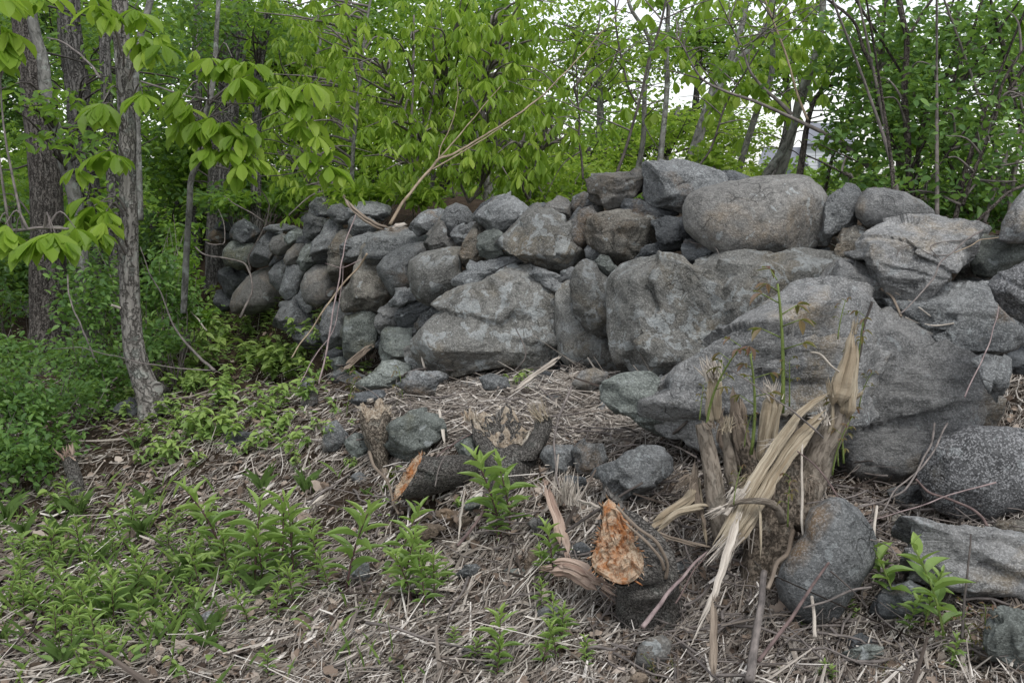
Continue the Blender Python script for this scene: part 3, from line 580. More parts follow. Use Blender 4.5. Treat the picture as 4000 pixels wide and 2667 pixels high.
8|R|g|=3.15|.8|smooth grey boulder tapering upwards at the splintered stump's right foot|226,602 256,526 368,475 452,476 544,548 625,640 645,722 626,852 566,954 486,1064 424,1156 320,1206 196,1176 95,1062 64,950 95,848 156,758 232,682
8|S|w|=3.2|.9|long log shaped layered slab near the bottom right|814,832 826,716 876,616 960,605 1060,635 1200,635 1380,675 1542,695 1700,745 1720,1000 1500,1056 1350,1036 1200,1006 1000,986 845,944
8|B|b|=3.3|.9|rusty broken block on the end of the log shaped slab|1365,642 1395,596 1542,586 1680,596 1690,720 1500,706 1385,706
8|S|d|=3.02|.6|flat dark slate tilted behind the serrated leaf shoots|622,1132 652,1056 738,976 852,954 986,1028 996,1102 902,1186 776,1196
8|B|n|=2.75|.9|rough grey green rock in the bottom right corner|1304,1332 1326,1216 1418,1126 1502,1134 1640,1200 1700,1350 1640,1475 1450,1486 1346,1426
8|S|n|=2.85|.7|small thin grey green flagstone at the bottom near curled roots|430,1390 558,1346 650,1335 736,1390 702,1414 560,1436 466,1414
6|B|g|=3.8|.9|large blue grey block lying in the litter between the stumps|531,742 556,678 698,576 832,525 903,541 966,608 971,682 904,764 782,836 690,896 637,885 566,834
6|R|w|=4.75|.9|low rounded light stone beneath the dark cradling boulder|368,152 426,78 502,60 586,88 576,154 490,196 396,184
6|S|n|=4.45|.6|broad green grey slab sloping down from the wall's foot|540,202 555,148 698,106 852,96 906,138 876,200 956,268 966,350 1026,398 1036,462 1000,506 898,475 776,394 646,314 545,254
6|B|g|=4.3|.9|small block between the sloping slab and the layered gneiss boulder|860,172 916,106 1004,86 986,152 976,224 920,276 865,232
6|R|n|=4.2|.9|dark rounded stone under the left end of the layered gneiss boulder|945,300 960,220 1040,170 1180,200 1210,330 1100,410 980,390
6|B|g|=4.05|.9|grey stone in the litter right of the hollow bark stump|175,602 226,536 372,535 386,642 334,706 216,706
6|B|g|=4.0|.9|pyramid shaped grey stone in the pale litter, centre|365,562 436,506 564,536 576,622 504,686 428,726 385,652
6|B|d|=3.92|.9|small dark stone below the pyramid shaped grey one|304,792 336,725 444,725 456,782 380,836
6|B|g|=3.68|.8|small grey stone just right of the orange stump's tip|709,934 756,866 832,825 866,882 802,926
6|B|g|=3.6|.8|half buried grey stone behind the orange stump|794,992 846,935 944,935 966,1002 860,1036
6|B|g|=3.5|.8|half buried dark stone right of the orange stump, under a splinter|954,1142 1000,1094 1156,1170 1136,1226 1016,1206
6|S|g|=3.4|.8|split grey stone at the right foot of the orange stump|979,1342 1008,1284 1064,1326 1158,1380 1102,1426 996,1406
6|B|t|=3.72|.8|pale brown stone in the chips left of the torn branch|99,1012 136,974 226,986 226,1044 148,1066
6|B|v|=3.42|.4|brown tile shaped stone lying left of the torn wood slab|60,1322 106,1166 176,1155 156,1232 134,1326
6|R|d|=4.95|.9|dark round stone at the foot between trapezoid stone and cradling boulder|250,66 284,16 344,5 410,68 388,116 300,126 256,104
6|S|d|=5.0|.8|flat dark stone under the trapezoid stone's right corner|124,62 250,86 256,154 156,126
5|B|n|=4.32|1.0|chunky pale flaked block between the two left stumps|800,642 846,596 978,515 1102,500 1206,536 1226,640 1236,724 1155,745 1105,796 1052,856 980,906 876,885 825,792
5|R|g|=4.55|.9|blue grey stone left of the crumbly stump|309,762 335,614 420,575 506,678 496,744 402,806 326,806
5|B|n|=4.42|.9|greenish stone at the left foot of the crumbly stump|485,742 556,674 646,674 646,784 612,866 556,846 495,792
5|S|n|=5.05|.7|flat layered rock ledge above the crumbly stump|550,302 656,234 715,195 766,134 860,119 976,155 976,204 905,265 854,315 700,366 595,345
5|S|g|=4.95|.6|flat grey rock right of the layered ledge, under a long twig|895,292 998,204 1180,194 1316,236 1205,285 1164,356 1060,396 955,365
5|S|d|=4.9|.6|thin flat stone under the layered rock ledge|524,424 555,364 700,345 806,335 765,405 600,456
5|S|g|=5.3|.6|grey flat rock running left from the ledge|330,242 396,205 450,184 562,194 626,238 562,296 418,296
5|R|g|=4.95|.9|small grey stone by the curled root at the left|144,442 195,354 276,344 276,444 210,486
5|B|g|=5.2|.8|small flat grey stone behind the mauve canes' foot|124,332 195,224 256,266 235,314 158,356
5|B|n|=4.2|.9|greenish stone between the fallen log and the hollow stump|1334,762 1375,704 1494,674 1516,782 1536,914 1470,926 1395,885
5|B|n|=4.0|.7|small grey green stone at the foot of the hollow stump|1404,1212 1468,1144 1526,1176 1506,1254 1428,1286
5|B|v|=3.85|.9|brown block in the bare soil beneath the fallen log|1044,1422 1105,1364 1200,1364 1246,1400 1184,1455 1100,1506 1055,1495
5|S|g|=5.0|.7|low grey stone under the litter at the wall's foot|1394,192 1468,145 1562,135 1626,188 1562,220 1418,215
5|R|g|=4.75|.7|low rounded stone sunk in the pale litter, upper centre|1514,242 1598,214 1724,245 1746,312 1682,356 1556,336
5|B|v|=3.85|.6|brown shard beside a bleached stick, below the log|1304,1382 1395,1304 1456,1336 1384,1406
9|B|g|=3.65|.8|small blue grey stone beside the fallen pole, lower left|2144,762 2206,694 2266,716 2261,804 2190,821
9|B|g|=3.85|.7|flat grey stone between shoots in front of the bleached planks|1664,682 1736,634 1796,698 1765,746 1688,746
A|R|t|=2.95|.8|smooth pale egg shaped stone at the bottom centre right|1694,1232 1714,1146 1776,1084 1860,1069 1916,1108 1896,1202 1846,1246 1836,1296 1738,1298
A|B|v|=2.8|.8|reddish brown stone at the bottom edge|1644,1332 1698,1294 1764,1304 1776,1365 1700,1390 1655,1376
A|S|g|=3.45|.5|flat grey stone behind a reddish seedling, lower centre|584,704 646,644 744,614 716,694 618,726
A|B|t|=2.95|.7|small dusty stone under the dark green shoot at the bottom|634,1152 700,1124 736,1192 682,1216 640,1194
A|R|v|=3.05|.8|tiny orange brown pebble in the lower litter|136,1142 165,1106 194,1130 172,1159
'''
def dz_for(pts, off):
    cx, cy = pts.mean(0); return dwall(cx) + off + max(-0.1, (1400-cy)/1000*0.30)
SKIPR = False
for i, ln in enumerate([l for l in ROCKS.strip().splitlines() if l.strip()]):
    v, k, m, dz, th, lab, tx = ln.split('|')
    pp = parse(v, tx); footy = dz.startswith('=')
    d = float(dz[1:]) if footy else dz_for(pp, float(dz))
    if footy and 'gneiss' not in lab.split(' under')[0].split(' behind')[0].split(' between')[0].split(' under')[0][:34]:
        hpx = pp.max(0)-pp.min(0); d = hit(pp.mean(0)[0], pp.max(0)[1]-(0.12 if max(hpx) < 250 else 0.0)*hpx[1])[1]-0.02
        if 'the orange stump' in lab: d += .12
        if any(w_ in lab for w_ in ('sloping down', 'layered rock ledge', 'flat grey rock', 'low rounded light', 'low grey stone', 'rounded stone sunk')): d -= .16
        d -= 0.32*float(th)*math.sqrt(hpx[0]*hpx[1])*d/F
    cat = 'boulder' if 'boulder' in lab.split(' under')[0].split(' behind')[0].split(' between')[0].split(' left of')[0].split(' beside')[0].split(' beneath')[0].split(' right of')[0] else 'stone'
    # stones of the wall run back into it; the thickness is real
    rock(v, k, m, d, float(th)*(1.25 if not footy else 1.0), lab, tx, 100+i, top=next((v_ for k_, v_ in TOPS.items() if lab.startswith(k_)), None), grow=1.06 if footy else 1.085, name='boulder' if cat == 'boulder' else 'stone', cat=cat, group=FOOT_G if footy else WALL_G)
# ---------------------------------------------------------------- surface probe, leaves, sticks
bpy.context.view_layer.update()
_dg = bpy.context.evaluated_depsgraph_get()
def probe(px, py):
    """distance along the optical axis to the first stone or soil seen through a pixel"""
    d = P(px, py, 1.0)-CAM; L = np.linalg.norm(d)
    ok, loc, nr, ix, ob, mt = scn.ray_cast(_dg, Vector(CAM), Vector(d/L), distance=60.0)
    if not ok: return 12.0
    return float((np.array(loc)-CAM) @ FWD)
def frame(dirs, nrm):
    d = norm(dirs); s = norm(np.cross(nrm, d)); n = np.cross(d, s); return d, s, n
def leaf_tpl(kind):
    if kind == 'obov': t = [0, .22, .45, .68, .86, 1]; w_ = [.03, .22, .36, .45, .30, 0]
    elif kind == 'ovate': t = [0, .15, .38, .62, .84, 1]; w_ = [.03, .30, .42, .36, .18, 0]
    elif kind == 'lance': t = [0, .2, .42, .66, .86, 1]; w_ = [.04, .26, .42, .36, .18, 0]
    elif kind == 'simple': t = [0, .4, .75, 1]; w_ = [.05, .42, .32, 0]
    elif kind == 'dead': t = [0, .2, .4, .6, .8, 1]; w_ = [.05, .35, .25, .42, .3, .05]
    V = []; 
    for a, b in zip(t, w_):
        for s in (-1, 0, 1): V.append((a, s*b, -0.0 if s == 0 else 0.22*b))
    V = np.array(V, float); n = len(t); Q = []
    for i in range(n-1):
        for j in (0, 1): a = i*3+j; Q.append((a, a+1, a+4, a+3))
    V[:, 2] -= 0.16*V[:, 0]**2
    if kind == 'dead': V[:, 2] += 0.55*np.abs(V[:, 1])+0.25*np.sin(V[:, 0]*5)
    return V, np.array(Q)
TPL = {k: leaf_tpl(k) for k in ('obov', 'ovate', 'lance', 'simple', 'dead')}
def leaves_arr(pos, dirs, nrm, length, width, tpl='ovate', tint=None, rg=rng, curl=None):
    V0, Q0 = TPL[tpl]; n = len(pos); d, s, m = frame(dirs, nrm)
    L = (np.ones(n)*length)[:, None, None]; W = (np.ones(n)*width)[:, None, None]
    cu = (np.ones(n) if curl is None else curl)[:, None, None]
    V = pos[:, None, :] + d[:, None, :]*V0[None, :, :1]*L + s[:, None, :]*V0[None, :, 1:2]*W + m[:, None, :]*V0[None, :, 2:]*L*cu
    Q = (Q0[None]+np.arange(n)[:, None, None]*len(V0)).reshape(-1, 4)
    t = np.repeat(tint if tint is not None else rg.random(n), len(V0))
    return V.reshape(-1, 3), Q, t
def cluster_leaves(C, k, length, wid, rg, droop=0.9, tpl='obov', out=None):
    """palmate clusters of drooping leaflets at points C"""
    n = len(C); kk = rg.integers(k-1, k+2, n); idx = np.repeat(np.arange(n), kk); N_ = len(idx)
    az = rg.uniform(0, 2*math.pi, N_); dr = droop*rg.uniform(.55, 1.3, N_)
    d = np.column_stack([np.cos(az), np.sin(az), -dr]); 
    nr = np.column_stack([np.cos(az)*dr, np.sin(az)*dr, np.ones(N_)])+rg.normal(0, .25, (N_, 3))
    sz = np.repeat(rg.uniform(.7, 1.15, n), kk)*rg.uniform(.75, 1.1, N_)
    ti = np.clip(np.repeat(rg.random(n), kk)*.7+rg.random(N_)*.3, 0, 1)
    return leaves_arr(C[idx]+norm(d)*0.012, d, nr, length*sz, wid*sz, tpl, ti, rg, rg.uniform(.6, 1.8, N_))
def blob_pts(blobs, n, rg, shell=0.55, clump=0.0, nclump=14):
    """blobs: list of (x,y,z, rx,ry,rz). points gathered in clumps, more near the surface"""
    vol = np.array([b[3]*b[4]*b[5] for b in blobs])**(2/3); pick = rg.choice(len(blobs), n, p=vol/vol.sum())
    B = np.array(blobs)
    if clump > 0:
        cc = norm(rg.normal(size=(len(B), nclump, 3)))*rg.uniform(shell, 1.0, (len(B), nclump, 1))
        ci = rg.integers(0, nclump, n); u = cc[pick, ci] + rg.normal(0, clump, (n, 3))
    else: u = norm(rg.normal(size=(n, 3)))*rg.uniform(shell, 1.0, (n, 1))**0.6
    return B[pick, :3]+u*B[pick, 3:], u
def pblob(px, py, d, rx, ry, rd): c = P(px, py, d); return (c[0], c[1], c[2], rx*d/F, rd, ry*d/F)
def leaf_mass(name, blobs, n, length, wid, mat, parent, seed, tpl='simple', clump=0.2, nclump=16, up=0.4, shell=0.4, smooth=False, kind=None):
    rg = np.random.default_rng(seed); C, u = blob_pts(blobs, n, rg, shell, clump, nclump)
    az = rg.uniform(0, 2*math.pi, n); d = np.column_stack([np.cos(az), np.sin(az), rg.normal(-.25, .45, n)])
    nr = rg.normal(0, .55, (n, 3))+np.array([0, 0, 1.0])*up*2
    sz = rg.uniform(.6, 1.2, n)
    V, Q, t = leaves_arr(C, d, nr, length*sz, wid*sz, tpl, None, rg, rg.uniform(.3, 1.6, n))
    o = mesh_np(name, V, [Q], mat, parent, smooth=smooth, tint=t)
    if kind: o['kind'] = kind
    return o
def px_path(view, txt, off=0.0, base=None):
    """'x,y' lies on what is seen there; 'x,y,d' has its own distance; 'x,y,~' is interpolated"""
    q = []
    for t in txt.split():
        f = t.split(','); x, y = vp(view, float(f[0]), float(f[1]))
        d = None if len(f) > 2 and f[2] == '~' else (float(f[2]) if len(f) > 2 else probe(x, y)-off)
        q.append([x, y, d])
    ks = [i for i, a in enumerate(q) if a[2] is not None]
    for i, a in enumerate(q):
        if a[2] is None: a[2] = float(np.interp(i, ks, [q[k][2] for k in ks]))
    return np.array([P(*a) for a in q]), np.array([a[2] for a in q])
def stick(name, label, mat, view, r0, r1, txt, group=None, cat='stick', flat=1.0, nseg=7, rough=.12, parent=None, res=None, lump=.15, seed=1, grp=True, wob=0.0, strands=0, ridge=0.0):
    s = VIEW[view][2]; pts, ds = px_path(view, txt, off=0.004)
    if parent is None: r0 *= .62; r1 *= .62
    m = ds.mean()/F/s; n = res or max(6, 5*len(pts)); p = spline(pts, n)
    if wob: p = p + wob*np.column_stack([gnoise(p*9+seed*3.1), gnoise(p*9+40+seed), gnoise(p*9+80+seed)])
    r = np.linspace(r0, r1, n)*m
    if strands:
        p = p+.0035*np.column_stack([gnoise(p*22+seed), gnoise(p*22+7+seed), gnoise(p*22+13+seed)])
        rg = np.random.default_rng(seed); mb = MB(); t_ = norm(np.gradient(p, axis=0)); sd_ = norm(np.cross(t_, FWD)); 
        for k in range(strands):
            o_ = (k-(strands-1)/2)/strands*1.5; i0 = 0 if k == 0 else int(rg.uniform(0, .22)*n); i1 = n if k == strands-1 else n-int(rg.uniform(0, .22)*n)
            dr = (np.linspace(rg.uniform(.7, 1.2), rg.uniform(.7, 1.2), n)*o_*r)[:, None]
            rr = r*rg.uniform(.42, .72); e = np.minimum(np.arange(n)-i0, i1-1-np.arange(n))/(.12*n); rr = rr*np.clip(e, .12, 1)
            mb.tube((p+sd_*dr-FWD*(rg.uniform(-.2, .5)*r)[:, None])[i0:i1], rr[i0:i1], nseg=12, rough=rough*.5, rfreq=60, seed=seed+k, flat=rg.uniform(.45, .9), lump=lump, ridge=.55)
    else: mb = MB().tube(p, r, nseg=nseg, rough=rough, rfreq=60, seed=seed, flat=flat, lump=lump, ridge=ridge)
    o = mb.build(name, M_TWIG[mat] if mat in M_TWIG else mat, parent, loc=None if parent else tuple(p[np.argmin(p[:, 2])]), smooth=not strands)
    if parent is None: tag(o, label, cat, group)
    return o
def splint_arr(mb, pts, dirs, lens, wid, rg, k=.5):
    """thin pointed splinters"""
    n = len(pts); d = norm(dirs); ref = norm(rg.normal(size=(n, 3))); s = norm(np.cross(d, ref)); m = np.cross(d, s)
    W = (np.ones(n)*wid)[:, None]; L = (np.ones(n)*lens)[:, None]
    b = rg.normal(0, .06, (n, 3))*L
    R = [pts-s*W-m*W*.4, pts+s*W-m*W*.4, pts+m*W*.7]
    M_ = [q+d*L*.6+b*.5-(q-pts)*.25 for q in R]; T_ = pts+d*L+b
    V = np.stack(R+M_+[T_], 1).reshape(-1, 3); o = np.arange(n)[:, None]*7
    Q = np.concatenate([o+np.array([[0, 1, 4, 3]]), o+np.array([[1, 2, 5, 4]]), o+np.array([[2, 0, 3, 5]])])
    T = np.concatenate([o+np.array([[3, 4, 6]]), o+np.array([[4, 5, 6]]), o+np.array([[5, 3, 6]])])
    G = V.copy(); G[:, 2] *= .3
    mb.add(V, Q, T, np.repeat(rg.random(n), 7)[:, None]*np.array([[1, 1, 1]])*3 + np.stack([V[:, 0], V[:, 1], V[:, 2]*.3], 1), k)
# ---------------------------------------------------------------- litter of chips, straw and dead leaves
_pxs = np.arange(-700, 4701, 90); _pys = np.arange(1180, 2901, 60)
_hd = np.array([[hit(a, b)[1] for a in _pxs] for b in _pys])
def ray_xy(px, py):
    fx = np.clip((px+700)/90, 0, len(_pxs)-1.001); fy = np.clip((py-1180)/60, 0, len(_pys)-1.001)
    i, j = fy.astype(int), fx.astype(int); u, v = fx-j, fy-i
    d = (_hd[i, j]*(1-u)+_hd[i, j+1]*u)*(1-v)+(_hd[i+1, j]*(1-u)+_hd[i+1, j+1]*u)*v
    q = CAM + d[:, None]*(((px-2000)/F)[:, None]*RT + ((1333.5-py)/F)[:, None]*UP + FWD)
    return q, d
def gnormal(xy):
    e = 0.02; z0 = ground(xy); zx = ground(xy+[e, 0]); zy = ground(xy+[0, e])
    return norm(np.column_stack([-(zx-z0)/e, -(zy-z0)/e, np.ones(len(xy))])), z0
def strips(n, box, L, W, tintr, seed, ang=(0.95, .55), lift=.012, keep=None, mound=0):
    rg = np.random.default_rng(seed); px = rg.uniform(box[0], box[2], n); py = rg.uniform(box[1], box[3], n)
    if keep is not None: k = rg.random(n) < keep(px, py); px, py = px[k], py[k]; n = len(px)
    q, d = ray_xy(px, py); xy = q[:, :2]; nr, z = gnormal(xy)
    a = rg.normal(ang[0], ang[1], n); dr = np.column_stack([np.cos(a), np.sin(a), 0*a]); dr = norm(dr-nr*(dr*nr).sum(1)[:, None]+nr*rg.normal(0, .16, n)[:, None])
    ln = L*np.exp(rg.normal(0, .5, n)); wd = W*np.exp(rg.normal(0, .4, n)); th = wd*rg.uniform(.2, .5, n)
    c = np.column_stack([xy, z+rg.random(n)**1.5*lift+mound*np.abs(rg.normal(0, 1, n))])
    s = norm(np.cross(nr, dr)+rg.normal(0, .35, (n, 3))); m = np.cross(dr, s)
    bend = rg.normal(0, .13, n); bend2 = rg.normal(0, .11, n); lift = lift*(1+1.6*np.clip(fbm(np.column_stack([xy*5, 0*px]), 2), -.4, 1))
    V = []
    for t, k in ((-.5, .6), (0, 1.0), (.5, .45)):
        ce = c + dr*(t*ln)[:, None] + s*(ln*bend*(abs(t)*2))[:, None] + nr*(ln*bend2*(abs(t)*2))[:, None]
        V += [ce-s*(wd*k/2)[:, None], ce+m*(th*k)[:, None]*np.sign(m[:, 2:3]+1e-9), ce+s*(wd*k/2)[:, None]]
    V = np.stack(V, 1); o = np.arange(n)[:, None, None]*9
    Q = (o+np.array([[0, 1, 4, 3], [1, 2, 5, 4], [3, 4, 7, 6], [4, 5, 8, 7]])[None]).reshape(-1, 4)
    ti = np.clip(rg.normal(tintr[0], tintr[1], n), 0, 1)
    return V.reshape(-1, 3), Q, np.repeat(ti, 9), V.mean(1)
def dens(px, py):
    # thinner on the shaded left and upper left; patches of bare soil
    f = np.clip((px-150)/900, .7, 1)*np.clip((py-1300)/250, .35, 1)
    hole = np.exp(-((px-1680)/210)**2-((py-2010)/110)**2)+np.exp(-((px-1300)/160)**2-((py-1990)/90)**2)*.8+np.exp(-((px-2350)/330)**2-((py-2600)/90)**2)*.5+np.exp(-((px-2480)/100)**2-((py-2150)/90)**2)*.5
    n = fbm(np.column_stack([px/160, py/110, 0*px]), 3)
    return np.clip(f*(1-.85*np.clip(hole, 0, 1))*(0.75+.7*n), .03, 1)
def litter(name, parts, mat):
    V = []; Q = []; T = []; n = 0
    for v, q, t, _ in parts: V.append(v); Q.append(q+n); T.append(t); n += len(v)
    o = mesh_np(name, np.concatenate(V), [np.concatenate(Q)], mat, tint=np.concatenate(T)); tag(o, kind='stuff'); return o
full = (-600, 1230, 4600, 2880)
hump = lambda px, py: np.clip(1.25-((px-2150)/680)**2-((py-1600)/150)**2, 0, 1)
lt = [strips(70000, full, .045, .0042, (.5, .22), 11, keep=dens), strips(34000, full, .075, .0036, (.62, .26), 12, keep=dens, ang=(.9, .45), lift=.022),
      strips(12000, full, .085, .008, (.76, .18), 13, keep=dens, ang=(.85, .4), lift=.02), strips(6500, full, .15, .0055, (.68, .2), 17, keep=dens, ang=(.85, .5), lift=.035), strips(1300, full, .24, .009, (.45, .28), 19, keep=dens, ang=(.9, .6), lift=.045), strips(14000, full, .075, .0025, (.2, .12), 18, keep=dens, lift=.02), strips(9000, full, .016, .008, (.5, .22), 14, keep=dens, ang=(0, 3), lift=.012),
      strips(2200, (1300, 1440, 3000, 1800), .17, .006, (.55, .25), 20, ang=(-.2, .5), keep=hump, lift=.06), strips(26000, (1300, 1440, 3000, 1800), .055, .0045, (.62, .2), 15, ang=(-.25, .6), keep=hump, lift=.04), strips(5000, (1300, 1440, 3000, 1800), .07, .008, (.78, .15), 16, ang=(-.3, .7), keep=hump, lift=.05)]
o = litter('wood_chip_litter', lt, M_CHIP); tag(o, 'pale wood chips and dry straw strewn over the whole bank', 'litter')
# leaf litter
def dead_leaves(n, box, L, seed, keep, tint=(.6, .25)):
    rg = np.random.default_rng(seed); px = rg.uniform(box[0], box[2], n); py = rg.uniform(box[1], box[3], n)
    k = rg.random(n) < keep(px, py); px, py = px[k], py[k]; n = len(px); q, d = ray_xy(px, py); nr, z = gnormal(q[:, :2])
    a = rg.uniform(0, 6.28, n); dr = np.column_stack([np.cos(a), np.sin(a), rg.normal(0, .3, n)])
    ln = L*rg.uniform(.5, 1.3, n)
    V, Qd, t = leaves_arr(np.column_stack([q[:, :2], z+.004+rg.random(n)*.014]), dr, nr+rg.normal(0, .4, (n, 3)), ln, ln*rg.uniform(.6, 1.1, n), 'dead', np.clip(rg.normal(*tint, n), 0, 1), rg, rg.uniform(-.8, 1.2, n))
    return V, Qd, t, None
dk = lambda px, py: np.clip(.55+.4*np.sin(px/220+py/170)+np.where(px < 1200, .4, 0), .1, 1)
o = litter('fallen_leaves', [dead_leaves(7000, full, .035, 21, dk), dead_leaves(1500, full, .06, 22, dk, (.6, .25))], M_DEAD); tag(o, 'brown curled dead leaves between the wood chips', 'dead leaves')
# ---------------------------------------------------------------- stumps, logs and sticks
def ring(view, c, a, b, n=40, poly=None):
    """c=(x,y,d) a,b=(dx,dy,dd) in pixels of the view and metres"""
    t = np.linspace(0, 2*math.pi, n, endpoint=False); out = []
    for k in t:
        x = c[0]+a[0]*math.cos(k)+b[0]*math.sin(k); y = c[1]+a[1]*math.cos(k)+b[1]*math.sin(k); d = c[2]+a[2]*math.cos(k)+b[2]*math.sin(k)
        out.append(P(*vp(view, x, y), d))
    return np.array(out)
def loft(name, rings, mat, parent, sub=8, rough=.02, lump=.03, seed=0, freq=14, capend=False):
    R = np.array(rings); n = R.shape[1]; k = (len(R)-1)*sub+1
    S = np.stack([spline(R[:, j], k) for j in range(n)], 1); C = S.mean(1, keepdims=True)
    rad = S-C; q = S.reshape(-1, 3)
    dsp = (lump*fbm(q*6+seed, 2)+rough*fbm(q*np.array([40, 40, 22])+seed, 3)).reshape(k, n, 1)
    fade = np.ones((k, 1, 1)); fade[0] = .2
    S2 = C+rad*(1+dsp*fade*4)
    L = np.concatenate([[0], np.cumsum(np.linalg.norm(np.diff(C[:, 0], axis=0), axis=1))])
    th = np.linspace(0, 2*math.pi, n, endpoint=False); rm = np.linalg.norm(rad, axis=2).mean()
    G = np.stack([np.cos(th)[None]*rm+0*L[:, None], np.sin(th)[None]*rm+0*L[:, None], L[:, None]+0*th[None]], -1).reshape(-1, 3)+seed
    i = np.arange(k-1)[:, None]*n; j = np.arange(n)[None]; j2 = (j+1) % n
    Q = np.stack([i+j, i+j2, i+n+j2, i+n+j], -1).reshape(-1, 4)
    return mesh_np(name, S2.reshape(-1, 3), [Q], mat, parent, smooth=True, tint=np.full(k*n, .5), uvw=G), S2
def face_cap(name, rim, mat, parent, outdir, bump=.012, hollow=0.0, seed=0, spikes=0, spmat=None, hc=(0, 0, 0)):
    n = len(rim); C = rim.mean(0); nr = 14; V = []; rg = np.random.default_rng(seed)
    for r in np.linspace(1, .0, nr):
        q = C+(rim-C)*r; h = fbm(q*34+seed, 3)*bump*(1 if r < .99 else .3)+np.abs(gnoise(q*np.array([160, 60, 60])))*bump*.9*(r < .99) - hollow*(1-r**2)
        V.append(q+outdir*h[:, None])
    V = np.array(V).reshape(-1, 3)
    i = np.arange(nr-1)[:, None]*n; j = np.arange(n)[None]; j2 = (j+1) % n
    Q = np.stack([i+j2, i+j, i+n+j, i+n+j2], -1).reshape(-1, 4)
    mb = MB(); mb.add(V, Q, None, V.copy())
    if spikes:
        k = rg.integers(0, n, spikes); r = rg.uniform(.55, 1.0, spikes)[:, None]; p = C+(rim[k]-C)*r
        splint_arr(mb, p-outdir*.01, outdir*.6+norm(rim[k]-C)*.9+rg.normal(0, .35, (spikes, 3)), rg.uniform(.012, .035, spikes), rg.uniform(.0015, .004, spikes), rg)
    return mb.build(name, mat, parent, smooth=False)
def tuft(name, mat, view, x, y, d, dx, dy, n, L, spread, wid, parent, rpx=20, seed=0, dd=0):
    rg = np.random.default_rng(seed); s = VIEW[view][2]; c = P(*vp(view, x, y), d); m = d/F/s
    p = c+rg.normal(0, rpx*m*.5, (n, 1))*RT+rg.normal(0, rpx*m*.5, (n, 1))*FWD + rg.normal(0, rpx*m*.3, (n, 1))*UP
    dr = norm(RT*dx-UP*dy)+rg.normal(0, spread, (n, 3)); mb = MB()
    splint_arr(mb, p, dr, L*m*rg.uniform(.5, 1.15, n), wid*m*rg.uniform(.4, 1.2, n), rg)
    return mb.build(name, mat, parent, smooth=False)

tt0 = np.linspace(0, 2*math.pi, 40, endpoint=False)
# crumbly stump on the left
sA = empty('tree_stump', P(*vp('5', 750, 900), 4.52), 'short crumbly pale topped stump with bronze shoots, left of the chunky flaked block', 'stump')
r_ = [ring('5', (720, 505, 4.5), (0, -42, .05), (125, 0, 0)), ring('5', (722, 620, 4.47), (0, -30, .08), (112, 0, 0)), ring('5', (740, 760, 4.45), (0, -25, .07), (88, 0, 0)), ring('5', (770, 900, 4.42), (0, -20, .06), (55, 0, 0)), ring('5', (790, 990, 4.40), (0, -10, .05), (45, 0, 0))]
r_[0] = r_[0]+np.outer(.018*np.sin(tt0*3+.5)+.012*np.sin(tt0*8), UP)
loft('trunk', r_, bark('crumbly_tan_bark', (0.12, 0.10, 0.08), (0.27, 0.235, 0.19), (0.035, 0.026, 0.02), 55, .8, .015, .2), sA, lump=.06, rough=.025, seed=3)
face_cap('broken_top', r_[0], M_PALECUT, sA, np.array([0, 0, 1.0]), .035, .02, 4, 160)
stick('root', None, 'o', '5', 26, 12, '780,930,4.38 800,1010,4.34 830,1080,4.30 850,1160,4.26', parent=sA, rough=.3)
# fallen cut log
sB = empty('cut_log', P(*vp('5', 1250, 1000), 4.1), 'dark barked log butt with orange and white cut end pointing left', 'log')
rb = [ring('5', (968, 1000, 4.0), (100, -178, .0), (45, -5, -.07)), ring('5', (1060, 995, 4.02), (70, -160, 0), (30, 0, -.10)), ring('5', (1200, 985, 4.05), (20, -150, 0), (10, 0, -.11)), ring('5', (1350, 960, 4.12), (0, -125, 0), (10, 0, -.10)), ring('5', (1500, 930, 4.22), (-10, -90, 0), (5, 0, -.08))]
_, SB = loft('trunk', rb, B_STUMP, sB, lump=.03, rough=.013, seed=9)
face_cap('cut_face', rb[0], M_CUT, sB, norm(-RT*.8-FWD*.5+UP*.1), .012, 0, 5, 110)
stick('knot', None, B_STUMP, '5', 34, 30, '1050,930,3.93 1110,945,3.92 1170,975,3.92', parent=sB, rough=.35, flat=.7)
# hollow stump
sC = empty('hollow_stump', P(*vp('5', 1720, 1290), 4.1), 'thick dark barked stump with broken pale hollow top, centre of the bank', 'stump')
rc = [ring('5', (1690, 640, 4.20), (-10, -120, .10), (245, 60, 0)), ring('5', (1705, 740, 4.16), (0, -60, .10), (225, 20, 0)), ring('5', (1740, 900, 4.12), (0, -40, .11), (210, 0, 0)), ring('5', (1715, 1060, 4.10), (0, -30, .10), (185, 0, 0)), ring('5', (1690, 1190, 4.07), (0, -30, .1), (180, 0, 0)), ring('5', (1660, 1330, 4.03), (0, -30, .1), (165, 0, 0))]
tt = np.linspace(0, 2*math.pi, 40, endpoint=False)
rc[0] = rc[0]+np.outer(.03*np.sin(tt*3+1)+.02*np.sin(tt*7), UP)
loft('trunk', rc, B_STUMP, sC, lump=.05, rough=.014, seed=21)
face_cap('broken_top', rc[0], M_PALECUT, sC, norm(UP-FWD*.3), .03, .085, 6, 140)
rq = [ring('5', (2010, 560, 4.12), (0, -25, .03), (60, 0, 0)), ring('5', (2000, 640, 4.11), (0, -20, .05), (70, 0, 0)), ring('5', (1950, 740, 4.10), (0, -20, .06), (85, 0, 0)), ring('5', (1870, 860, 4.10), (0, -20, .07), (100, 0, 0))]
loft('side_stem', rq, B_STUMP, sC, lump=.03, rough=.025, seed=23)
tuft('splinter_tuft', M_SPLINT, '5', 1990, 570, 4.1, -.5, -1, 40, 170, .3, 4, sC, 50, 3)
